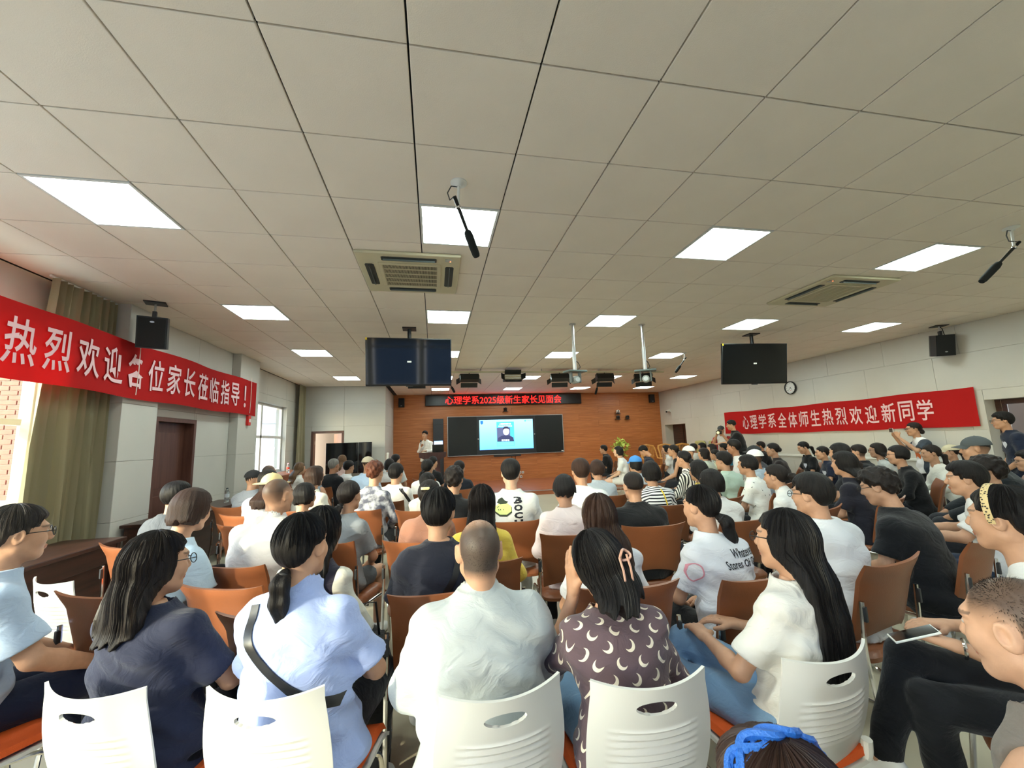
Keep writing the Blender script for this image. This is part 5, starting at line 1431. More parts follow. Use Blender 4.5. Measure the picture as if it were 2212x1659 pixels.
        if lod == 0 and hst != 'buzz' and len(F1):
            bv = BVHTree.FromPolygons([tuple(map(float, v)) for v in V1], [tuple(map(int, q_)) for q_ in F1])
            sm2 = MB(); Lm = hpar.get('len', .10) if hst in ('long', 'bob') else .0
            for k in range(170):
                an = rng.uniform(-2.7, 2.7); pts = []; of = .0006+.0022*rng.rand()**2; wob = rng.uniform(-.12, .12); e1 = rng.uniform(-.15, .25)
                for t_ in np.linspace(0, 1, 9):
                    el = 1.45+(e1-1.45)*t_; a2 = an+wob*t_*t_
                    dv = Vector((math.sin(a2)*math.cos(el), -math.cos(a2)*math.cos(el), math.sin(el)))
                    c_ = Vector((0, -.016, .03)); hit = bv.ray_cast(c_+dv*.35, -dv)
                    if hit[0] is None: break
                    pts.append(hit[0]+dv*of)
                if Lm and len(pts) == 9 and abs(an) < 1.5:
                    zb = -Lm*rng.uniform(.6, 1.03)
                    for t_ in np.linspace(.12, 1, 10):
                        z3 = pts[8].z*(1-t_)+zb*t_; a2 = an+wob
                        o3 = Vector((pts[8].x*(1+.15*t_)+.01*wob*t_, -.6, z3)); hit = bv.ray_cast(o3, Vector((0, 1, 0)))
                        if hit[0] is None: break
                        pts.append(hit[0]+Vector((0, -of-.001, 0)))
                if len(pts) < 4: continue
                Pn = T_(np.array([p[:] for p in pts])) if hst != 'long' else TH(np.array([p[:] for p in pts]))
                sm2.tube([tuple(p) for p in Pn], [.0004]+[.0009]*(len(Pn)-2)+[.0003], 3, cap=False)
            if sm2.v:
                st_ = sm2.build('hair_strands', mt, ho); tag(st_, kind='stuff')
        if hf2 is not None:
            hf2.warp(lambda X, Y, Z: .0022*(np.sin(190*X+n1[5]+8*Z)+np.sin(140*X+60*Y+n1[6])))
            V2, F2 = hf2.nets(); hm2 = np_mesh('ponytail', T_(V2), F2, mt)
            set_vec(hm2, 'flow', np.stack([V2[:, 0]*190, V2[:, 2]*6, V2[:, 1]*120], 1)); po = obj('ponytail' if hst == 'pony' else 'bun', hm2, ho)
            if hst == 'pony':
                tl = hpar.get('tail', [(0, -.112, -.02), (0, -.148, -.045)])
                a, b = np.array(tl[0]), np.array(tl[1]); c = a+(b-a)*.25; d = (b-a)/np.linalg.norm(b-a)
                u = np.cross(d, [1, 0, 0]); u /= np.linalg.norm(u); v = np.cross(d, u)
                tb = MB().tube([tuple(c+.022*(u*math.cos(t)+v*math.sin(t))) for t in [k*math.pi/6 for k in range(12)]], .006, 6, closed=True)
                tb.v = [tuple(T_(np.array([p]))[0]) for p in tb.v]; tb.build('hair_tie', mat('tie_%d' % hpar.get('tie', (30, 30, 34))[0], hpar.get('tie', (30, 30, 34)), .7), ho, True)
    if lod == 0 and hst in ('buzz', 'bald') and (hst == 'bald' or hpar.get('t', .01) <= .003):
        bp_ = np.nonzero((stub_e > .25) & (HV0[:, 2] > -.08))[0]; pick = rng.choice(bp_, 2600, p=(stub_e[bp_]/stub_e[bp_].sum()))
        pr = HV0[pick]+rng.uniform(-.002, .002, (2600, 3)); nv = (pr-np.array([0, -.014, .02])); nv /= np.linalg.norm(nv, axis=1)[:, None]
        fd = np.array([0, -.5, -.8])[None, :]+0*nv; fd = fd-nv*np.sum(fd*nv, 1)[:, None]; tip = pr+nv*(.0016 if hst == 'bald' else .005)+fd*(.002 if hst == 'bald' else .006)
        A0, A1 = T_(pr-nv*.001), T_(tip); sd = np.cross(A1-A0, nv @ HR.T); sd = sd/(np.linalg.norm(sd, axis=1)[:, None]+1e-9)*.0006
        n0 = len(A0); VV = np.concatenate([A0-sd, A0+sd, A1+sd*.3, A1-sd*.3]); FF = np.stack([np.arange(n0), np.arange(n0)+n0, np.arange(n0)+2*n0, np.arange(n0)+3*n0], 1)
        hm = np_mesh('stubble', VV, FF, hair_mat(hcol)); set_vec(hm, 'flow', VV*60); tag(obj('stubble', hm, o), kind='stuff')
    M = (HR*hs, hd)
    if glasses: glasses_obj(o, M, glasses if not isinstance(glasses, bool) else M_black)
    if cap: cap_obj(o, M, *cap[0:1], **(cap[1] if len(cap) > 1 else {}))
    info = dict(o=o, P=P, hd=hd, HR=HR, hs=hs, base=base, phi=phi, s=zs, w=s, seat=seat, shirt=so, SV=SV, SF=SF, arm=arm, leg=leg, lean=lean, T=T_, stand=stand, label=label)
    PEOPLE.append(info)
    return info
# ------------------------------------------------------------------ chairs
M_leather = mat('brown_leather', (138, 82, 50), 0.38, var=(5, 0.08), bump=(120, 0.08))
M_shell = mat('white_chair_shell', (216, 214, 206), 0.35)
M_orange = mat('orange_seat_fabric', (224, 92, 28), 0.8, bump=(300, .3))
def smooth_path(pts, n=5):
    """round the corners of a polyline (list of Vector) with quadratic arcs"""
    pts = [Vector(p) for p in pts]; out = [pts[0]]
    for i in range(1, len(pts)-1):
        a, b, c = pts[i-1], pts[i], pts[i+1]
        r = min(.06, (a-b).length*.45, (c-b).length*.45)
        p, q = b+(a-b).normalized()*r, b+(c-b).normalized()*r
        for k in range(n+1):
            t = k/n; out.append(p*(1-t)**2 + b*2*t*(1-t) + q*t*t)
    out.append(pts[-1]); return out
def make_brown():
    parts = {}
    # backrest: curved pad with flared top corners and an arched lower edge
    W, z0, z1 = .235, .50, .875
    def bsurf(off):
        def f(u, v):
            a = 2*u-1
            wd = W*(.93+.07*v) * (1 + .05*max(0, v-.8)/.2)
            zb = z0 + .055*(1-a*a)                       # arch
            zt = z1 + .018*a*a*a*a - .0*abs(a)
            z = zb + (zt-zb)*v
            x = a*wd
            y = -.225 - .085*(z-z0)/.375 + .045*a*a - .030*max(0, v-.78)/.22*(.4+.6*a*a) + off*(1-.55*abs(a)**6)*(1-.5*abs(2*v-1)**8)
            return (x, y, z)
        return f
    mb = MB(); nu, nv = 22, 18
    mb.grid(bsurf(.020), nu, nv); mb.grid(bsurf(-.020), nu, nv)
    N = nu*nv
    ring = [j*nu for j in range(nv)] + [(nv-1)*nu+i for i in range(1, nu)] + [j*nu+nu-1 for j in range(nv-2, -1, -1)] + [i for i in range(nu-2, 0, -1)]
    for k in range(len(ring)):
        a, b = ring[k], ring[(k+1) % len(ring)]; mb.f.append((a, b, N+b, N+a))
    parts['backrest'] = mb.mesh('backrest', M_leather, 50)
    # seat with channels
    mb = MB()
    def ssurf(top):
        def f(u, v):
            a, b = 2*u-1, 2*v-1
            q = max(abs(a), abs(b)); r = (abs(a)**6+abs(b)**6)**(1/6); sc = q/r if r > 0 else 1
            x, y = a*sc*.235, b*sc*.24 - .015
            e = (1-(max(abs(a), abs(b)))**8)
            if top: z = .445 + .030*e**.5 - (.007*max(0, math.cos((y)*2*math.pi/.075))**8*e) - .012*max(0, b-.6)**2*4
            else: z = .425 - .008*e
            return (x, y, z)
        return f
    n = 30
    mb.grid(ssurf(True), n, n); mb.grid(ssurf(False), n, n); N = n*n
    ring = [j*n for j in range(n)] + [(n-1)*n+i for i in range(1, n)] + [j*n+n-1 for j in range(n-2, -1, -1)] + [i for i in range(n-2, 0, -1)]
    for k in range(len(ring)):
        a, b = ring[k], ring[(k+1) % len(ring)]; mb.f.append((a, b, N+b, N+a))
    parts['seat'] = mb.mesh('seat', M_leather, 40)
    for s, nm in ((-1, 'side_frame'), (1, 'side_frame_r')):
        x = s*.252
        pts = [(x*.98, -.262, .72), (x, -.25, .50), (x, -.30, .012), (x, .24, .012), (x, .20, .41), (x*.9, -.20, .415)]
        parts[nm] = MB().tube(smooth_path(pts), .0105, 8).mesh('side_frame', M_chrome, True)
        parts['clip' + nm] = MB().box(x*.98-.009, x*.98+.009, -.278, -.258, .63, .70, .004).mesh('clip', M_dgrey)
    parts['crossbar'] = MB().tube([(-.25, -.10, .405), (.25, -.10, .405)], .009, 8).mesh('crossbar', M_chrome, True)
    parts['crossbar2'] = MB().tube([(-.25, .14, .40), (.25, .14, .40)], .009, 8).mesh('crossbar', M_chrome, True)
    return parts
BROWN = make_brown()
BNAME = {'side_frame': 'side_frame', 'side_frame_r': 'side_frame', 'clipside_frame': 'clip', 'clipside_frame_r': 'clip', 'crossbar': 'crossbar', 'crossbar2': 'crossbar'}
def make_white():
    parts = {}
    H0, H1 = .47, .83
    nu, nv = 72, 88
    hole = (.0, .775, .062, .019)
    def outline(z):
        t = (z-H0)/(H1-H0)
        w = .178 + .016*math.sin(math.pi*min(1, t*1.1)) + .002*t
        return w
    def f(u, v):
        a = 2*u-1; z = H0+(H1-H0)*v + .014*(a*a)*v*v
        w = outline(H0+(H1-H0)*v)
        x = a*w
        rib = 0.0
        if .26 < v < .68 and abs(a) < .74: rib = .0052*math.sin((v-.26)/.42*7*2*math.pi)*(1-(abs(a)/.74)**4)
        y = -.205 - .10*v - .012*math.sin(math.pi*v) + .055*a*a*(.5+.5*v) + rib
        return [x, y, z]
    V = [f(i/(nu-1), j/(nv-1)) for j in range(nv) for i in range(nu)]
    faces = []
    def e(p): return ((p[0]-hole[0])/hole[2])**2 + ((p[2]-hole[1])/hole[3])**2
    for j in range(nv-1):
        for i in range(nu-1):
            q = (j*nu+i, j*nu+i+1, (j+1)*nu+i+1, (j+1)*nu+i)
            c = [sum(V[k][m] for k in q)/4 for m in range(3)]
            if e(c) > 1: faces.append(q)
    used = set(k for q in faces for k in q)
    cnt = {}
    for q in faces:
        for k in q: cnt[k] = cnt.get(k, 0)+1
    for k in used:        # snap the hole rim onto the ellipse
        r = e(V[k])
        if .4 < r < 2.0 and cnt[k] < 4 and abs(V[k][0]) < .1 and .7 < V[k][2] < .82:
            s = 1/math.sqrt(r); V[k][0] = hole[0]+(V[k][0]-hole[0])*s; V[k][2] = hole[1]+(V[k][2]-hole[1])*s
    mp = {k: n for n, k in enumerate(sorted(used))}
    mb = MB(); mb.add([V[k] for k in sorted(used)], [tuple(mp[k] for k in q) for q in faces])
    parts['backrest'] = mb.mesh('backrest', M_shell, 50, solid=.009)
    def seat(off, ins):
        def g(u, v):
            a, b = 2*u-1, 2*v-1
            w = (.215 - .02*max(0, -b)) - ins
            r = 1-.10*max(0, abs(a)-.7)*max(0, b)
            return (a*w, (b*.215+.005)*r*(1-ins), .435 + .018*a*a + .012*max(0, -b)**2 - .035*max(0, b-.6)**2*5 + off)
        return g
    parts['seat_shell'] = MB().grid(seat(0, 0), 24, 24).mesh('seat_shell', M_shell, 50, solid=.012)
    mb = MB(); mb.grid(seat(.010, .012), 20, 20); mb.grid(seat(.032, .022), 20, 20); N = 400; n = 20
    ring = [j*n for j in range(n)] + [(n-1)*n+i for i in range(1, n)] + [j*n+n-1 for j in range(n-2, -1, -1)] + [i for i in range(n-2, 0, -1)]
    for k in range(len(ring)):
        a, b = ring[k], ring[(k+1) % len(ring)]; mb.f.append((a, b, N+b, N+a))
    parts['seat_pad'] = mb.mesh('seat_pad', M_orange, 50)
    for s in (-1, 1):
        parts['strut%d' % s] = MB().tube(smooth_path([(s*.178, -.212, .52), (s*.182, -.205, .455), (s*.185, -.10, .428)]), [.016]*8, 8).mesh('strut', M_shell, True)
        parts['fleg%d' % s] = MB().tube(smooth_path([(s*.15, .02, .418), (s*.20, .15, .412), (s*.225, .215, .0)]), .0095, 8).mesh('leg', M_chrome, True)
        parts['rleg%d' % s] = MB().tube(smooth_path([(s*.15, -.02, .418), (s*.20, -.13, .412), (s*.225, -.245, .0)]), .0095, 8).mesh('leg', M_chrome, True)
    parts['bar'] = MB().tube([(-.212, .182, .2), (.212, .182, .2)], .006, 6).mesh('stretcher', M_chrome)
    return parts
WHITE = make_white()
WNAME = {'strut-1': 'strut', 'strut1': 'strut', 'fleg-1': 'leg', 'fleg1': 'leg', 'rleg-1': 'leg', 'rleg1': 'leg', 'bar': 'stretcher'}
def chair(kind, x, y, phi, label, group=None):
    t_ = thing('leather_chair' if kind == 'brown' else 'plastic_chair', label, 'chair', (x, y, 0), phi, 'brown leather chairs of the audience' if kind == 'brown' else 'white plastic chairs of the last row')
    for k, me in (BROWN if kind == 'brown' else WHITE).items():
        obj((BNAME if kind == 'brown' else WNAME).get(k, k), me, t_)
    return t_

# ------------------------------------------------------------------ things worn or printed
from mathutils.bvhtree import BVHTree
def bvh(info):
    if 'bvh' not in info: info['bvh'] = BVHTree.FromPolygons([tuple(map(float, v)) for v in info['SV']], [tuple(map(int, f)) for f in info['SF']])
    return info['bvh']
def on_shirt(info, x, z, back=True, off=.004):
    """point of the garment surface at local x, z, seen from behind (or in front)"""
    o = Vector((x, -1.2 if back else 1.4, z)); d = Vector((0, 1 if back else -1, 0))
    hit = bvh(info).ray_cast(o, d)
    if hit[0] is None: return None
    return hit[0] - d*off
def ribbon(info, pts, w, mt, name, back=True, off=.006, n=26):
    """flat strap lying on the garment along local (x, z) points"""
    P = []
    tot = len(pts)-1
    for k in range(n+1):
        t = k/n*tot; i = min(int(t), tot-1); q = t-i
        P.append((pts[i][0]*(1-q)+pts[i+1][0]*q, pts[i][1]*(1-q)+pts[i+1][1]*q))
    rows = []
    for k, (x, z) in enumerate(P):
        a = P[max(0, k-1)]; b = P[min(n, k+1)]
        dx, dz = b[0]-a[0], b[1]-a[1]; L = math.hypot(dx, dz); nx, nz = -dz/L, dx/L
        r = []
        for sg in (-1, -.33, .33, 1):
            p = on_shirt(info, x+nx*w*sg/2, z+nz*w*sg/2, back, off)
            if p is None: break
            r.append(p)
        if len(r) == 4: rows.append(r)
    if len(rows) < 2: return
    mb = MB(); mb.add([tuple(p) for r in rows for p in r], [(j*4+i, j*4+i+1, j*4+i+5, j*4+i+4) for j in range(len(rows)-1) for i in range(3)])
    return mb.build(name, mt, info['o'], 60, solid=.003)
def decal_text(info, s, cx, cz, w, h, mt, name='print', back=True, bold=.012, rot=0.0, stretch=True):
    v, f = text_geo(s, bold, res=2); lo, hi = v.min(0), v.max(0); sx, sy = w/(hi[0]-lo[0]), h/(hi[1]-lo[1])
    if not stretch: sx = sy = min(sx, sy)
    v = (v-(lo+hi)/2)*np.array([sx, sy, 1]); c, sn = math.cos(rot), math.sin(rot)
    sg = 1 if back else -1; out = []
    for p in v:
        x, z = cx+sg*(p[0]*c-p[1]*sn), cz+p[0]*sn+p[1]*c
        q = on_shirt(info, x, z, back, .0035)
        out.append(tuple(q) if q is not None else None)
    f = [q for q in f if all(out[i] is not None for i in q)]
    mb = MB(); mb.add([q or (0, 0, 0.5) for q in out], f)
    used = sorted(set(i for q in f for i in q)); mp = {k: n for n, k in enumerate(used)}
    mb.v = [mb.v[k] for k in used]; mb.f = [tuple(mp[i] for i in q) for q in f]
    return mb.build(name, mt, info['o'])
def decal_poly(info, poly, mt, name='print', back=True, off=.0030, sub=14):
    """filled polygon in local (x, z), laid on the garment"""
    bm = bmesh.new(); vs_ = [bm.verts.new((a, 0, b)) for a, b in poly]; bm.faces.new(vs_)
    bmesh.ops.triangulate(bm, faces=bm.faces[:]); bmesh.ops.subdivide_edges(bm, edges=bm.edges[:], cuts=2, use_grid_fill=True)
    bmesh.ops.triangulate(bm, faces=bm.faces[:])
    bm.verts.index_update()
    P = [on_shirt(info, v.co.x, v.co.z, back, off) for v in bm.verts]
    F = [[v.index for v in f.verts] for f in bm.faces]; bm.free()
    F = [q for q in F if all(P[i] is not None for i in q)]
    used = sorted(set(i for q in F for i in q)); mp = {k: n for n, k in enumerate(used)}
    mb = MB(); mb.add([tuple(P[k]) for k in used], [tuple(mp[i] for i in q) for q in F])
    return mb.build(name, mt, info['o'], 60)
M_stick = mat('sticker_white', (226, 228, 238), .6)
def heart(info, cx, h, size=.055):
    s = info['s']; z0 = info['seat']+h*s; pts = []
    for k in range(20):
        t = 2*math.pi*k/20; x = 16*math.sin(t)**3; z = 13*math.cos(t)-5*math.cos(2*t)-2*math.cos(3*t)-math.cos(4*t)
        pts.append((cx+x/16*size, z0+z/16*size))
    decal_poly(info, pts, M_stick, 'heart_sticker', back=False, off=.005)
def head_part(info, mb, name, mt, smooth=True):
    mb.v = [tuple(info['T'](np.array([p]))[0]) for p in mb.v]; return mb.build(name, mt, info['o'], smooth)
# ------------------------------------------------------------------ the audience
W_ = (222, 222, 220); BK = (22, 23, 26); NV = (30, 36, 56); GY = (128, 132, 138); DN = (112, 146, 178)
def pp(label, x, y, z, phi=None, chair_='brown', cdx=0.0, cphi=None, **kw):
    if phi is None: phi = math.atan2(-(2.6-x), 14.7-y)
    d = math.hypot(x, y)
    kw.setdefault('lod', 0 if d < 2.9 else (1 if d < 6.2 else 2))
    i = person(label, x, y, z, phi, **kw)
    i['chair'] = (chair_, cdx, cphi)
    return i
F = dict(sex='f')
# --- last row, on white chairs
leftman = pp('grey haired man in glasses and pale blue shirt at the left edge', -1.80, 2.22, 1.31, -.62, chair_=None, g=1.12, hy=-.12, hair=('short', 'salt', {'t': .012}), top=('tee', (176, 194, 216)), bottom=('long', NV), glasses=True, arms='knee')
navy = pp('long haired woman in a navy T-shirt on the leftmost white chair', -1.03, 1.83, 1.22, -.32, chair_=('white', -.945, 1.80, -.32), s=.93, lean=.0, sway=-.08, g=1.12, hy=-.35, hp=-.06, hair=('long', 'dark', {'len': .24, 'w': .105}), top=('tee', (42, 46, 66)), bottom=('long', BK), glasses=True, **F)
lav = pp('woman with a ponytail, lavender shirt and black shoulder strap', -.487, 1.70, 1.277, -.23, chair_=('white', -.44, 1.665, -.23), s=.96, lean=.0, sway=-.04, g=1.13, hy=-.10, hair=('pony', 'black', {'t': .014, 'nape': -.10, 'tail': [(0, -.098, -.07), (0, -.125, -.10), (0, -.128, -.16), (.01, -.12, -.225)], 'tr': [.020, .030, .030, .018]}), top=('tee', (162, 178, 222)), bottom=('long', BK), collar=True, **F)
bald = pp('man with a close-shaven head in a pale grey collared shirt', 0.155, 1.52, 1.25, .04, chair_=('white', .165, 1.51, .08), s=.97, g=1.15, lean=.0, arms='fold', hair=('bald', 'salt'), top=('elbow', (184, 190, 190)), bottom=('long', (90, 100, 116)), collar=True)
moon = pp('woman in a plum top with white crescent moons, hand on her cheek', .585, 1.47, 1.175, .0, chair_=('white', .628, 1.455, -.05), s=.93, g=.98, sway=-.06, ht=-.22, hp=-.25, hy=.12, lean=.10, arms=('cheek', 'lap'), hair=('long', 'black', {'len': .135, 'w': .10, 'back': -.06, 't': .012}), top=('elbow', (98, 80, 86), ('moon', (232, 220, 200), .072)), bottom=('long', DN), **F)
lngh = pp('woman with very long straight black hair, white T-shirt and jeans', 1.34, 1.425, 1.213, .32, chair_=('white', 1.20, 1.44, .10), s=.93, g=.95, hy=.12, lean=.0, sway=.13, legs='cross2', arms='desk', hair=('long', 'black', {'len': .50, 'w': .112, 'back': -.085}), top=('tee', (216, 214, 208)), bottom=('long', (120, 152, 184)), glasses=True, **F)
band = pp('person with a blue braided hair band at the bottom edge', .475, .565, 1.065, .0, chair_='white', hair=('short', 'brown', {'t': .020}), top=('tee', (90, 92, 100)), seat=.40, **F)
bzr = pp('man with a short buzz cut close to the right edge, seen from behind his ear', 1.245, .72, 1.19, .05, chair_=None, g=1.15, hp=-.12, hy=.10, hair=('buzz', 'dark', {'fade': 1, 't': .002, 'fringe': .085, 'fy': .040}), skin='m', top=('tank', (120, 110, 100)), arms='knee')
hbd = pp('woman with a leopard print headband and white T-shirt at the right edge', 2.10, 1.20, 1.29, .70, g=1.0, hy=-.52, legs='cross2', arms='desk', hair=('bun', 'black', {'bun': (0, -.115, .02), 't': .016, 'nape': -.09}), top=('tee', W_), bottom=('long', BK), **F)
# --- left rows
pp('man in a dark grey T-shirt by the left table', -2.04, 3.80, 1.28, -.55, hair=('short', 'black'), top=('tee', (82, 86, 92)), bottom=('long', BK))
pp('woman with a brown bob and light blue T-shirt, bent forward', -1.42, 2.80, 1.30, -.35, lean=.24, hair=('bob', 'brown', {'len': .10, 't': .016}), top=('tee', (190, 212, 230)), bottom=('long', (110, 118, 160)), hp=-.2, **F)
wb_ = pp('man with cropped hair and white collared shirt, sunlit', -1.04, 3.05, 1.335, -.38, hy=-.1, g=1.12, hair=('buzz', 'dark', {'fade': 1, 't': .003}), top=('shirt', (222, 217, 213)), collar=True, bottom=('long', (60, 62, 70)))
pp('person in a straw hat behind the man in white', -1.54, 4.37, 1.283, None, hair=('long', 'brown', {'len': .2}), top=('tee', (218, 216, 220)), cap=((226, 204, 150), dict(straw=True, name='straw_hat')), **F)
pp('child with a dark bob beside the cropped haired man', -1.13, 3.97, 1.21, -.5, s=.80, seat=.46, hair=('bob', 'black', {'len': .08}), top=('vest', (60, 60, 66)), **F)
pp('woman in a dark vest over pale sleeves, long dark hair', -.54, 2.20, 1.23, -.30, hair=('long', 'black', {'len': .32}), top=('long', (44, 40, 54), ('sleeves', (214, 210, 196), .135)), bottom=('long', BK), **F)
pp('girl with a long ponytail and grey T-shirt', -.66, 3.45, 1.25, -.35, hair=('pony', 'dark', {'tail': [(-.01, -.10, -.06), (-.03, -.13, -.10), (-.05, -.12, -.22), (-.05, -.11, -.30)]}), top=('tee', (134, 138, 142)), bottom=('short', (90, 96, 100)), **F)
clipw = pp('woman in a brown shirt with a pale hair clip', -.04, 3.28, 1.235, None, g=1.05, hair=('bun', 'dark', {'bun': (0, -.10, .06), 't': .016}), top=('tee', (152, 108, 90)), **F)
strap = pp('man in a dark shirt with a bag strap across his back', .02, 2.30, 1.265, .05, hy=-.3, g=1.05, hair=('short', 'black', {'t': .020}), top=('tee', (38, 40, 52)), bottom=('long', BK))
pp('woman with long straight hair and a yellow top', 0.30, 2.70, 1.242, None, hair=('long', 'dark', {'len': .26, 'w': .10}), top=('elbow', (226, 196, 84)), **F)
boci = pp('young man in a white T-shirt with a green octagon print', .69, 3.76, 1.35, None, hair=('short', 'black', {'t': .016}), top=('tee', (224, 226, 224)), skin='l', bottom=('long', (210, 208, 200)))
pp('woman with curly hair and a black shirt', 0.187, 4.09, 1.276, None, hair=('curly', 'dark', {'t': .022, 'nape': -.11}), top=('tee', BK), **F)
pp('man in black seated in front of the curly haired woman', 0.36, 6.2, 1.237, None, hair=('short', 'black'), top=('tee', (26, 30, 38)), glasses=True)
pp('boy in a pale pink shirt with bowl-cut black hair', 1.0, 3.14, 1.24, None, g=.98, hair=('bob', 'black', {'len': .055, 't': .014}), top=('elbow', (238, 220, 216)))
pp('woman with long wavy dark brown hair and a white top', .86, 2.12, 1.215, -.05, g=1.02, hair=('long', 'brown', {'len': .30, 'w': .125, 't': .016}), top=('tee', (224, 224, 228)), bottom=('long', NV), **F)
pp('man in a black T-shirt with closely cropped hair, centre right', 1.62, 3.20, 1.22, None, g=1.22, hair=('buzz', 'dark', {'fade': 1, 't': .006}), top=('tee', BK), skin='m')
what = pp('woman with a low ponytail in a white T-shirt lettered Whatever', 1.46, 2.10, 1.235, .10, g=1.08, hy=.25, lean=.16, hair=('pony', 'black', {'t': .012, 'tail': [(.01, -.105, -.05), (.03, -.135, -.08), (.055, -.13, -.17), (.07, -.11, -.225)], 'tr': [.020, .034, .034, .018]}), top=('tee', (224, 226, 232)), bottom=('long', BK), **F)
pp('child with a round black bob and white T-shirt beyond the lettered shirt', 2.30, 3.14, 1.22, .1, hair=('bob', 'black', {'len': .075, 't': .014}), top=('tee', W_), glasses=True, s=.88)
pp('woman with a high ponytail and white shirt', 3.15, 3.36, 1.21, .35, hy=.1, lean=.2, hair=('pony', 'dark', {'tail': [(.0, -.11, .02), (.01, -.16, .0), (.02, -.17, -.12), (.03, -.15, -.25)]}), top=('tee', W_), collar=True, **F)
pp('boy in glasses and a white T-shirt, right of the lettered shirt', 2.17, 2.07, 1.265, .22, hy=.1, hair=('short', 'black', {'t': .017}), top=('tee', (222, 224, 228)), glasses=True, skin='m')
pp('boy with messy dark hair, glasses and a black T-shirt', 2.93, 2.28, 1.245, .30, hy=.1, hp=-.2, g=1.22, lean=.22, hair=('curly', 'dark', {'t': .020, 'nape': -.09}), top=('tee', BK), glasses=True, cdx=.10)
wrm = pp('man with thick black hair and a white T-shirt, hands clasped, right side', 3.77, 2.33, 1.25, .55, hy=.05, arms='reach', hair=('short', 'black', {'t': .020}), top=('tee', W_), bottom=('long', (44, 58, 80)))
pp('woman with shoulder-length curly black hair and a dark top', 4.07, 3.47, 1.298, .3, hair=('long', 'black', {'len': .22, 'w': .11, 't': .018}), top=('tee', (36, 36, 46)), **F)
# --- right block
pp('woman with thick wavy hair seated behind the curly haired woman', 5.0, 4.30, 1.35, .4, hair=('long', 'black', {'len': .2, 't': .02}), top=('tee', (40, 40, 44)), **F)
swt = pp('man with a buzz cut and a black sweater with cream stripes', 6.36, 5.17, 1.28, .5, g=1.1, hair=('buzz', 'dark', {'t': .004}), top=('long', (30, 30, 34), ('band', (196, 176, 148), .36, .43)))
pp('girl with long straight hair, glasses and a pale top', 6.98, 5.37, 1.285, .7, hair=('long', 'dark', {'len': .26}), top=('tee', (206, 210, 208)), glasses=True, **F)
pp('girl with short dark hair and a black hooded top', 5.75, 4.19, 1.298, .75, hair=('bob', 'black', {'len': .06}), top=('long', BK), glasses=True, **F)
pp('woman in a white blouse with hair tied back, right block', 6.75, 4.50, 1.265, .95, arms='lap', hair=('pony', 'dark', {}), top=('long', (226, 226, 218)), **F)
pp('heavy man in a dark grey cap and dark jacket', 5.43, 3.23, 1.41, .65, g=1.3, hair=('buzz', 'black', {'fade': 1, 't': .008}), top=('long', (38, 42, 46)), cap=((72, 78, 82), {}), arms='knee')
pp('woman with dark curly hair in front of the heavy man', 4.65, 2.72, 1.238, .5, hair=('curly', 'dark', {'t': .028, 'nape': -.12}), top=('long', (34, 34, 36)), **F)
pp('person in a beige cap behind the woman in the white blouse', 7.94, 5.03, 1.216, .7, hair=('pony', 'dark', {}), top=('tee', (40, 44, 60)), cap=((206, 196, 166), {}), **F)
pp('person in glasses cut off by the right edge', 6.49, 3.43, 1.21, .9, hair=('short', 'black'), top=('long', (170, 140, 130)), glasses=True)
# --- middle and far rows, left of centre
tie = pp('person with reddish brown hair and a grey tie-dyed hoodie', -.66, 4.86, 1.34, None, hair=('curly', 'red', {'t': .018, 'nape': -.09}), top=('long', (96, 98, 112), ('blotch', (196, 198, 204), 14, .5)), **F)
adi = pp('person in a white top with three black stripes on the sleeve', -.48, 5.40, 1.27, None, g=1.1, hair=('short', 'black', {'t': .022}), top=('elbow', (236, 232, 224)))
pp('woman with a dark bob and cream T-shirt', -1.36, 5.11, 1.31, None, hair=('bob', 'brown', {'len': .12}), top=('tee', (230, 228, 214)), **F)
pp('woman in a grey top with hair tied back, left rows', -1.72, 6.6, 1.24, -.4, hair=('pony', 'black', {}), top=('tank', (120, 128, 138)), **F)
pp('grey haired man in a black T-shirt', -1.71, 7.55, 1.31, -.45, hair=('short', 'grey', {'t': .006}), top=('tee', BK), skin='d')
pp('woman with long light hair and a pinkish top near the black screens', -2.10, 10.09, 1.32, -.5, hair=('long', 'lbrown', {'len': .25}), top=('tee', (226, 196, 190)), **F)
pp('boy in a white T-shirt seated before the black screens', -1.57, 8.1, 1.24, -.7, hair=('short', 'black', {'t': .016}), top=('tee', W_), s=.85)
pp('person in a beige cap and light blue shirt, left rows', -1.06, 6.99, 1.34, None, hair=('short', 'brown'), top=('shirt', (176, 200, 226)), cap=((210, 200, 176), {}))
pp('woman with dark hair beyond the beige cap', -.82, 7.95, 1.26, -.4, hair=('bob', 'black', {'len': .1}), top=('tee', (206, 204, 200)), **F)
pp('man with short dark hair near the stage, left of the lectern', -.80, 8.9, 1.31, -.5, hair=('short', 'black'), top=('tee', (210, 210, 206)), glasses=True)
pp('girl with a side ponytail and a white top before the lectern', -.10, 5.95, 1.30, None, hair=('pony', 'black', {'tail': [(-.02, -.11, -.05), (-.04, -.14, -.08), (-.06, -.13, -.16), (-.06, -.12, -.2)]}), top=('tee', W_), **F)
pp('person in black with a high ponytail in front of the lectern', -.03, 8.08, 1.27, -.5, hair=('pony', 'black', {}), top=('tee', BK), **F)
pp('small child with dark hair between the front rows', -.08, 4.55, 1.20, None, s=.72, hair=('short', 'black', {'t': .014}), top=('tee', (200, 190, 180)))
pp('person with short brown hair and a white T-shirt, centre', 1.44, 3.95, 1.31, None, hair=('short', 'brown', {'t': .018}), top=('tee', (236, 238, 240)), glasses=True)
pp('woman with short brown hair and a grey-blue blouse', 1.96, 4.79, 1.25, None, g=1.08, hair=('bob', 'brown', {'len': .07}), top=('elbow', (184, 194, 202)), **F)
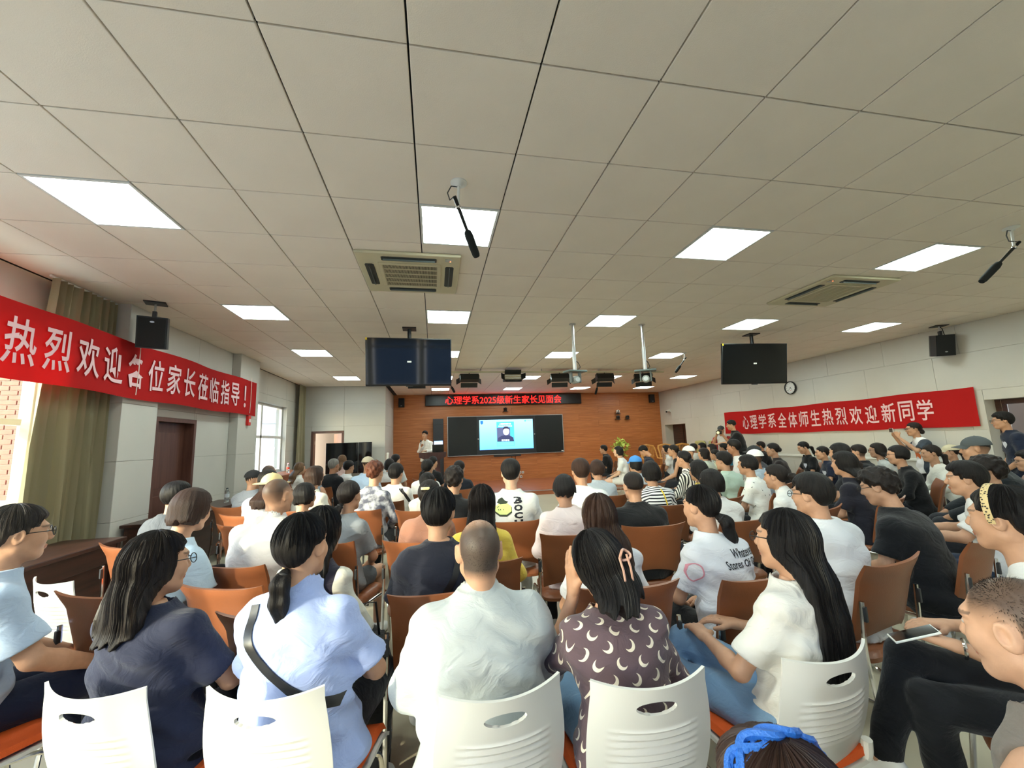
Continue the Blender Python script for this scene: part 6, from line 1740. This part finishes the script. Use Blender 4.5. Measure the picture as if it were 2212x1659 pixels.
pp('person in a bright blue baseball cap', 2.89, 5.60, 1.23, .25, hair=('bob', 'black', {'len': .1}), top=('tee', (190, 206, 216)), cap=((64, 138, 214), {}), **F)
hst = pp('woman in a black and white horizontally striped top', 2.22, 3.98, 1.26, None, g=1.05, hair=('bob', 'black', {'len': .09}), top=('tee', (238, 238, 238), ('hstripe', (26, 28, 36), .030, .42)), **F)
pp('woman in a black and white vertically striped shirt', 3.54, 5.38, 1.29, .45, hair=('bun', 'black', {'bun': (0, -.12, -.03)}), top=('long', (238, 236, 226), ('vstripe', (30, 30, 34), .034, .45)), **F)
pp('girl with long black hair and a yellow top beside the striped tops', 2.86, 4.10, 1.236, .2, hair=('long', 'black', {'len': .38}), top=('tee', (232, 206, 110)), **F)
pp('boy in a pale green T-shirt and glasses', 3.74, 4.81, 1.276, .35, hair=('short', 'black', {'t': .016}), top=('tee', (190, 212, 196)), glasses=True, s=.92)
pp('woman in a white shirt with dark leaf pattern', 3.59, 4.22, 1.2645, .45, hair=('bob', 'black', {'len': .06}), top=('tee', (234, 236, 232), ('spots', (60, 66, 74), 26, .68)), **F)
pp('man in a white cap and grey-blue shirt', 4.25, 4.85, 1.285, .5, hair=('buzz', 'dark', {'t': .004}), top=('shirt', (166, 182, 196)), cap=((232, 234, 236), {}), skin='d')
msh = pp('woman in a sheer black top with hair tied up', 5.96, 6.35, 1.32, .75, g=1.08, hair=('bun', 'black', {'bun': (0, -.11, .0)}), top=('tee', (44, 38, 38)), **F)
ht1 = pp('girl in a black T-shirt with a white heart sticker, ponytail, under the clock', 7.25, 6.96, 1.30, 1.15, hp=-.25, hair=('pony', 'black', {}), top=('tee', BK), bottom=('long', (150, 168, 184)), **F)
ht2 = pp('woman in a black T-shirt with a white heart sticker, hair tied back', 6.60, 5.98, 1.235, 1.0, hair=('pony', 'black', {}), top=('tee', NV), **F)
# --- right front
fm = pp('man in black with glasses and a heart sticker, seated by the flowers', 4.63, 10.75, 1.30, .9, hair=('short', 'black'), top=('tee', BK), glasses=True)
pp('girl with a dark bob, white T-shirt and white shorts, front right', 4.12, 8.76, 1.31, 1.0, hair=('bob', 'black', {'len': .1}), top=('tee', W_), bottom=('short', (226, 224, 218)), skin='l', **F)
pp('person in a striped top half hidden behind the girl in shorts', 4.62, 9.75, 1.22, 1.0, hair=('short', 'black'), top=('tee', W_, ('hstripe', (40, 40, 46), .04, .5)))
pp('man in navy looking down, beside the blue cap', 4.85, 8.92, 1.285, .9, hp=-.6, lean=.2, hair=('short', 'black', {'t': .016}), top=('tee', (34, 40, 56)))
pp('woman in a black sleeveless top, right front rows', 4.87, 7.75, 1.32, .95, hair=('pony', 'dark', {}), top=('tank', (28, 26, 28)), **F)
pp('woman with long dark hair and hand on chin, right front', 5.85, 9.62, 1.27, .9, arms=('lap', 'cheek'), hair=('long', 'black', {'len': .25}), top=('tee', W_), **F)
pp('woman with dark hair seated low beyond the sleeveless woman', 5.45, 8.55, 1.19, .8, hair=('long', 'black', {'len': .25}), top=('tee', BK), **F)
pp('person in a white cap, right front rows', 4.37, 6.49, 1.32, .7, hair=('short', 'black'), top=('tee', (206, 208, 206)), cap=((226, 228, 228), {}))
pp('child with a buzz cut and white shirt, far right rows', 6.5, 9.42, 1.285, .7, hair=('buzz', 'dark', {'t': .004}), top=('tee', (214, 210, 200)), skin='d')
pp('woman with black hair under the olive cushions', 7.3, 10.2, 1.28, .9, hair=('bob', 'black', {'len': .08}), top=('tee', (60, 60, 66)), **F)
pp('woman with a black bob in front of the photographer', 6.46, 8.67, 1.277, .9, hair=('bob', 'black', {'len': .12}), top=('tee', (190, 196, 190)), **F)
pp('child in a turquoise top before the standing men', 7.0, 8.95, 1.27, .6, s=.85, hair=('short', 'black', {'t': .015}), top=('tee', (50, 150, 180)))
pp('woman with a layered bob and pale green top', 5.19, 7.22, 1.245, .6, hair=('bob', 'dark', {'len': .11}), top=('tee', (206, 216, 200)), **F)
pp('woman with tied hair beside the woman in the pale green top', 5.83, 7.74, 1.18, .6, hair=('pony', 'dark', {}), top=('tee', (200, 204, 180)), **F)
pp('tall young man in a white shirt in front of the standing man in black', 5.17, 6.35, 1.405, .75, hair=('short', 'black', {'t': .018}), top=('tee', W_), skin='d')
pp('man with dark hair against the right wall near the clock', 8.15, 9.05, 1.27, .8, hair=('short', 'black'), top=('tee', BK), skin='d')
pp('person in a dark cap behind the white cap', 5.08, 5.80, 1.305, .7, hair=('short', 'black'), top=('tee', (50, 52, 58)), cap=((40, 42, 46), {}))
# --- left far
pp('person in a black cap and grey T-shirt by the left wall', -2.23, 5.70, 1.255, -.5, hair=('short', 'black'), top=('tee', (150, 154, 160)), cap=((30, 31, 34), {}), g=.95)
pp('bald man behind the black cap', -2.35, 6.5, 1.295, -.4, hair=('bald', 'salt'), top=('tee', (120, 116, 110)), skin='d')
pp('person with dark hair and a pale top behind the straw hat', -1.8, 4.98, 1.28, -.45, hair=('short', 'black', {'t': .014}), top=('tee', (206, 212, 226)))
pp('woman with long brown hair and a white blouse near the far counter', -2.59, 8.70, 1.23, -.75, hair=('long', 'lbrown', {'len': .3}), top=('long', (232, 230, 224)), **F)
# --- standing people
ST = dict(legs='stand', chair_=None, group='people standing')
spk = pp('woman with short black hair and white jacket speaking at the lectern', -.30, 13.06, 1.787, math.pi*.86, arms=('desk', 'mic'), hair=('short', 'black', {'t': .014}), top=('long', (234, 234, 232)), lod=1, **{**ST, 'sex': 'f'})
ph_ = pp('photographer in a cap and white shirt raising a camera', 7.95, 10.18, 1.73, 2.3, arms='up', hair=('short', 'black'), top=('tee', (226, 226, 228), ('sleeves', (150, 46, 50), .15)), cap=((50, 54, 56), {}), lod=1, **ST)
pp('man in a black T-shirt standing beside the photographer', 7.42, 9.11, 1.85, .9, g=1.12, hp=-.1, arms=('reach', 'down'), hair=('buzz', 'black', {'fade': 1, 't': .010}), top=('tee', BK), lod=1, **ST)
flm = pp('girl standing under the right banner, filming with raised hands', 8.05, 5.55, 1.595, .95, arms='up', hair=('bun', 'dark', {'bun': (0, -.11, -.05)}), top=('tee', (230, 230, 232), ('sleeves', (58, 66, 76), .135)), glasses=True, lod=1, **{**ST, 'sex': 'f'})
stn = pp('person in a navy T-shirt with a heart sticker standing by the right door', 8.0, 4.40, 1.685, .75, arms='front', g=1.08, hair=('short', 'black', {'t': .018}), top=('tee', (28, 36, 56)), glasses=True, lod=1, **ST)
for i_ in PEOPLE:           # those on the stage stand on its boards
    if i_ is spk: i_['o'].location.z = 0.12
# ------------------------------------------------------------------ accessories
M_strapb = mat('strap_black', (28, 28, 30), .4)
z_ = lambda i, h: i['seat']+h*i['s']
ribbon(lav, [(-.15, z_(lav, .57)), (-.14, z_(lav, .51)), (-.08, z_(lav, .42)), (.02, z_(lav, .33)), (.11, z_(lav, .275)), (.175, z_(lav, .255))], .030, M_strapb, 'shoulder_strap')
ribbon(strap, [(.10, z_(strap, .575)), (.06, z_(strap, .46)), (-.04, z_(strap, .30)), (-.14, z_(strap, .12))], .03, M_strapb, 'bag_strap')
ribbon(hst, [(.03, z_(hst, .58)), (.05, z_(hst, .42)), (.02, z_(hst, .20)), (.0, z_(hst, .05))], .014, mat('strap_yellow', (240, 206, 60), .6), 'bag_strap')
for k in range(3): ribbon(adi, [(.10+.018*k, z_(adi, .575)), (.17+.012*k, z_(adi, .50)), (.215+.008*k, z_(adi, .40))], .010, M_strapb, 'stripe', off=.004, n=14)
M_ink = mat('print_black', (24, 24, 34), .7)
decal_text(what, 'Whatever!', .095, z_(what, .52), .17, .042, M_ink)
decal_text(what, 'Stores Of Ghost', .085, z_(what, .468), .265, .036, M_ink)
# the octagon print
zc = z_(boci, .47)
decal_poly(boci, [(-.105+.085*math.cos(math.pi/8+k*math.pi/4)*.95+.03, zc+.058*math.sin(math.pi/8+k*math.pi/4)) for k in range(8)], mat('print_green_dark', (40, 52, 34), .7), 'print')
decal_poly(boci, [(-.105+.080*math.cos(math.pi/8+k*math.pi/4)*.95+.03, zc+.010+.050*math.sin(math.pi/8+k*math.pi/4)) for k in range(8)], mat('print_lime', (206, 224, 140), .7), 'print', off=.0045)
decal_text(boci, 'SUVI', -.075, zc+.008, .11, .045, mat('print_green', (56, 74, 44), .7), bold=.02)
decal_poly(boci, [(-.13, zc+.058), (-.115, zc+.085), (-.085, zc+.10), (-.06, zc+.075), (-.03, zc+.066), (-.05, zc+.05), (-.10, zc+.045)], MATS['print_green_dark'], 'print', off=.005)
for k, ch in enumerate('BOCH'): decal_text(boci, ch, .055, zc+.075-.060*k, .075, .052, M_ink, bold=.05)
zc = z_(what, .43)
ring = [(-.188+.030*math.cos(t), zc+.045*math.sin(t)) for t in [k*math.pi/8 for k in range(17)]]
ribbon(what, ring, .005, mat('print_pink', (220, 150, 165), .7), 'sleeve_drawing', off=.005, n=24)
for i, cx, h in ((ht1, -.045, .40), (ht2, -.05, .38), (msh, -.05, .38), (stn, -.055, .42), (fm, -.05, .42)): heart(i, cx, h)
# headband of leopard print
lp_ = mat('leopard_band', (206, 182, 132), .6)
nt = lp_.node_tree; vz = nt.nodes.new('ShaderNodeTexVoronoi'); vz.inputs['Scale'].default_value = 120; tc_ = nt.nodes.new('ShaderNodeTexCoord'); nt.links.new(tc_.outputs['Object'], vz.inputs['Vector'])
cr_ = nt.nodes.new('ShaderNodeValToRGB'); cr_.color_ramp.elements[0].position = .32; cr_.color_ramp.elements[0].color = lin((46, 34, 24))+(1,); cr_.color_ramp.elements[1].position = .42; cr_.color_ramp.elements[1].color = lin((206, 182, 132))+(1,)
nt.links.new(vz.outputs['Distance'], cr_.inputs[0]); nt.links.new(cr_.outputs[0], nt.nodes['Principled BSDF'].inputs['Base Color'])
hb = MB().grid(lambda u, v: ((.098)*math.sin((u-.5)*3.9), .008+.012*math.cos((u-.5)*3.9)+(v-.5)*.022, .032+.106*math.cos((u-.5)*3.9)), 40, 3)
head_part(hbd, hb, 'headband', lp_); 
# blue braided band
for k in range(3):
    pts = [((.104+.006*math.sin(u*14+k*2.1))*math.sin((u-.5)*3.6), -.005+.012*math.cos(u*14*2+k*2.1), .030+(.120+.006*math.sin(u*14+k*2.1))*math.cos((u-.5)*3.6)) for u in [q/60 for q in range(61)]]
    head_part(band, MB().tube(pts, .0075, 6), 'braided_band', mat('braid_blue', (40, 104, 190), .45, bump=(160, .5)))
# claw clip
cl = MB().tube([(.045+.020*math.cos(t), -.135+.010*math.sin(2*t), .012+.018*math.sin(t)) for t in [k*math.pi/8 for k in range(16)]], .005, 6, closed=True)
M_clip = mat('clip_pink', (206, 160, 140), .15)
head_part(moon, cl, 'claw_clip', M_clip)
for dx in (-.012, .02): head_part(moon, MB().tube([(.03+dx, -.140, .012), (.02+dx, -.150, -.03), (.015+dx, -.138, -.075)], .0045, 6), 'clip_tooth', M_clip)
pale = mat('clip_pale', (226, 214, 160), .3)
head_part(clipw, MB().box(-.035, .035, -.155, -.145, .062, .082, .004), 'hair_clip', pale)
# wrap-around vest of the woman in pale sleeves is her dark bodice
decal_poly(flm, [(-.10, z_(flm, .30)), (-.02, z_(flm, .38)), (.07, z_(flm, .33)), (.09, z_(flm, .22)), (.02, z_(flm, .27)), (-.06, z_(flm, .22))], mat('print_orange', (226, 110, 50), .7), 'print', back=False)
# phones, camera, microphone, bags
def world(i, p): 
    v = rotz(i['phi']) @ np.array(p) + i['base']; return (float(v[0]), float(v[1]), float(v[2]))
def phone(i, p, rot, label, mt=M_black):
    t_ = thing('smartphone', label, 'phone', world(i, p)); t_.rotation_euler = rot
    MB().box(-.037, .037, -.004, .004, -.077, .077, .003).build('case', mt, t_); MB().box(-.033, .033, .004, .0046, -.072, .072).build('display', M_screen, t_)
    MB().box(-.03, -.012, -.0055, -.004, .045, .068, .001).build('camera_bump', M_dgrey, t_)
a = flm['arm']; phone(flm, (a[0][2]+a[1][2])/2+np.array([0, .06, .12]), (0, math.pi/2, flm['phi']), 'white phone held up by the filming girl', M_white)
a = hbd['arm']; phone(hbd, a[0][2]+np.array([.035, .13, .005]), (1.2, 0, hbd['phi']+.3), 'white phone in the hands of the woman with the headband', M_white)
wt = MB().tube([tuple(hbd['arm'][0][2]+np.array([.030*math.cos(t), .0, .030*math.sin(t)])) for t in [k*math.pi/8 for k in range(16)]], .006, 6, closed=True)
wt.build('watch', M_chrome, hbd['o'], True)
a = ph_['arm']; c_ = (a[0][2]+a[1][2])/2+np.array([0, .05, .07])
cm = thing('photo_camera', 'black camera raised by the photographer in the cap', 'camera', world(ph_, c_), ph_['phi'])
MB().box(-.07, .07, -.04, .04, -.05, .05, .01).build('body', M_black, cm); MB().lathe([(.045, .04), (.045, .10), (.05, .12), (.042, .125)], 20, (0, 0, 0), 'y').build('lens', M_black, cm, True)
MB().lathe([(.036, .122), (.036, .128)], 20, (0, 0, 0), 'y').build('front_glass', M_screen, cm); MB().box(-.03, .03, -.03, .03, .05, .08, .006).build('viewfinder', M_black, cm)
a = spk['arm'][1][2]
mc = thing('hand_microphone', 'black microphone held by the woman at the lectern', 'microphone', world(spk, a+np.array([-.01, .05, .14]))); mc.location.z += 0.12
MB().tube([(0, 0, -.13), (0, 0, .0)], [.010, .014], 10).build('handle', M_black, mc, True); MB().lathe([(.012, -.005), (.024, .012), (.026, .03), (.018, .05), (.004, .055)], 16).build('grille', M_dgrey, mc, True)
bg = thing('black_bag', 'black cloth bag hanging beside the chair of the man with the strap', 'bag', (-.36, 2.36, .30))
MB().prism([(-.10, 0), (.10, .0), (.13, .12), (.09, .26), (-.07, .26), (-.12, .12)], -.05, .05, 'xz').build('pouch', cloth_mat('bag_black', (26, 26, 28)), bg)
MB().tube([(-.06, 0, .25), (-.02, 0, .42), (.05, 0, .42), (.07, 0, .25)], .006, 6).build('handle', M_strapb, bg)
pk = thing('pink_pouch', 'dusty pink cloth bag on the lap beside the man with clasped hands', 'bag', world(wrm, np.array([.30, .42, wrm['seat']+.12])), .4)
q = pillow(.16, .06, .05); q.build('pouch', cloth_mat('pouch_pink', (206, 170, 164)), pk, True)
MB().tube([(-.10, 0, .05), (-.04, 0, .11), (.06, 0, .10), (.11, 0, .05)], .008, 6).build('handle', MATS['cloth_pouch_pink'], pk, True)

# ------------------------------------------------------------------ chairs under everybody
for i in PEOPLE:
    kind, cdx, cphi = i['chair'] if 'chair' in i else ('brown', 0, None)
    if i['stand'] or kind is None: continue
    if isinstance(kind, tuple):
        chair(kind[0], kind[1], kind[2], kind[3], ' '.join(('white plastic chair under the '+i['label']).split()[:16])); continue
    ph = i['phi'] if cphi is None else cphi
    R = rotz(ph); off = R @ np.array([cdx, .085 if kind == 'brown' else .075, 0])
    lab = i['label']
    nm = 'brown leather chair' if kind == 'brown' else 'white plastic chair'
    c_ = chair(kind, i['base'][0]+off[0], i['base'][1]+off[1], ph, (nm+' under the '+lab).replace('  ', ' ') if len((nm+' under the '+lab).split()) <= 16 else ' '.join((nm+' under the '+lab).split()[:16]))
    dz = i['seat'] - .462
chair('brown', -.93, 2.60, -.38, 'empty brown leather chair beside the lavender shirt, sunlit')
chair('white', -2.02, 3.10, -.5, 'empty white plastic chair in front of the grey haired man')
chair('white', -1.72, 2.05, -.55, 'white plastic chair under the grey haired man at the left edge')
chair('brown', 1.38, .62, .5, 'brown leather chair under the buzz cut man at the right edge')
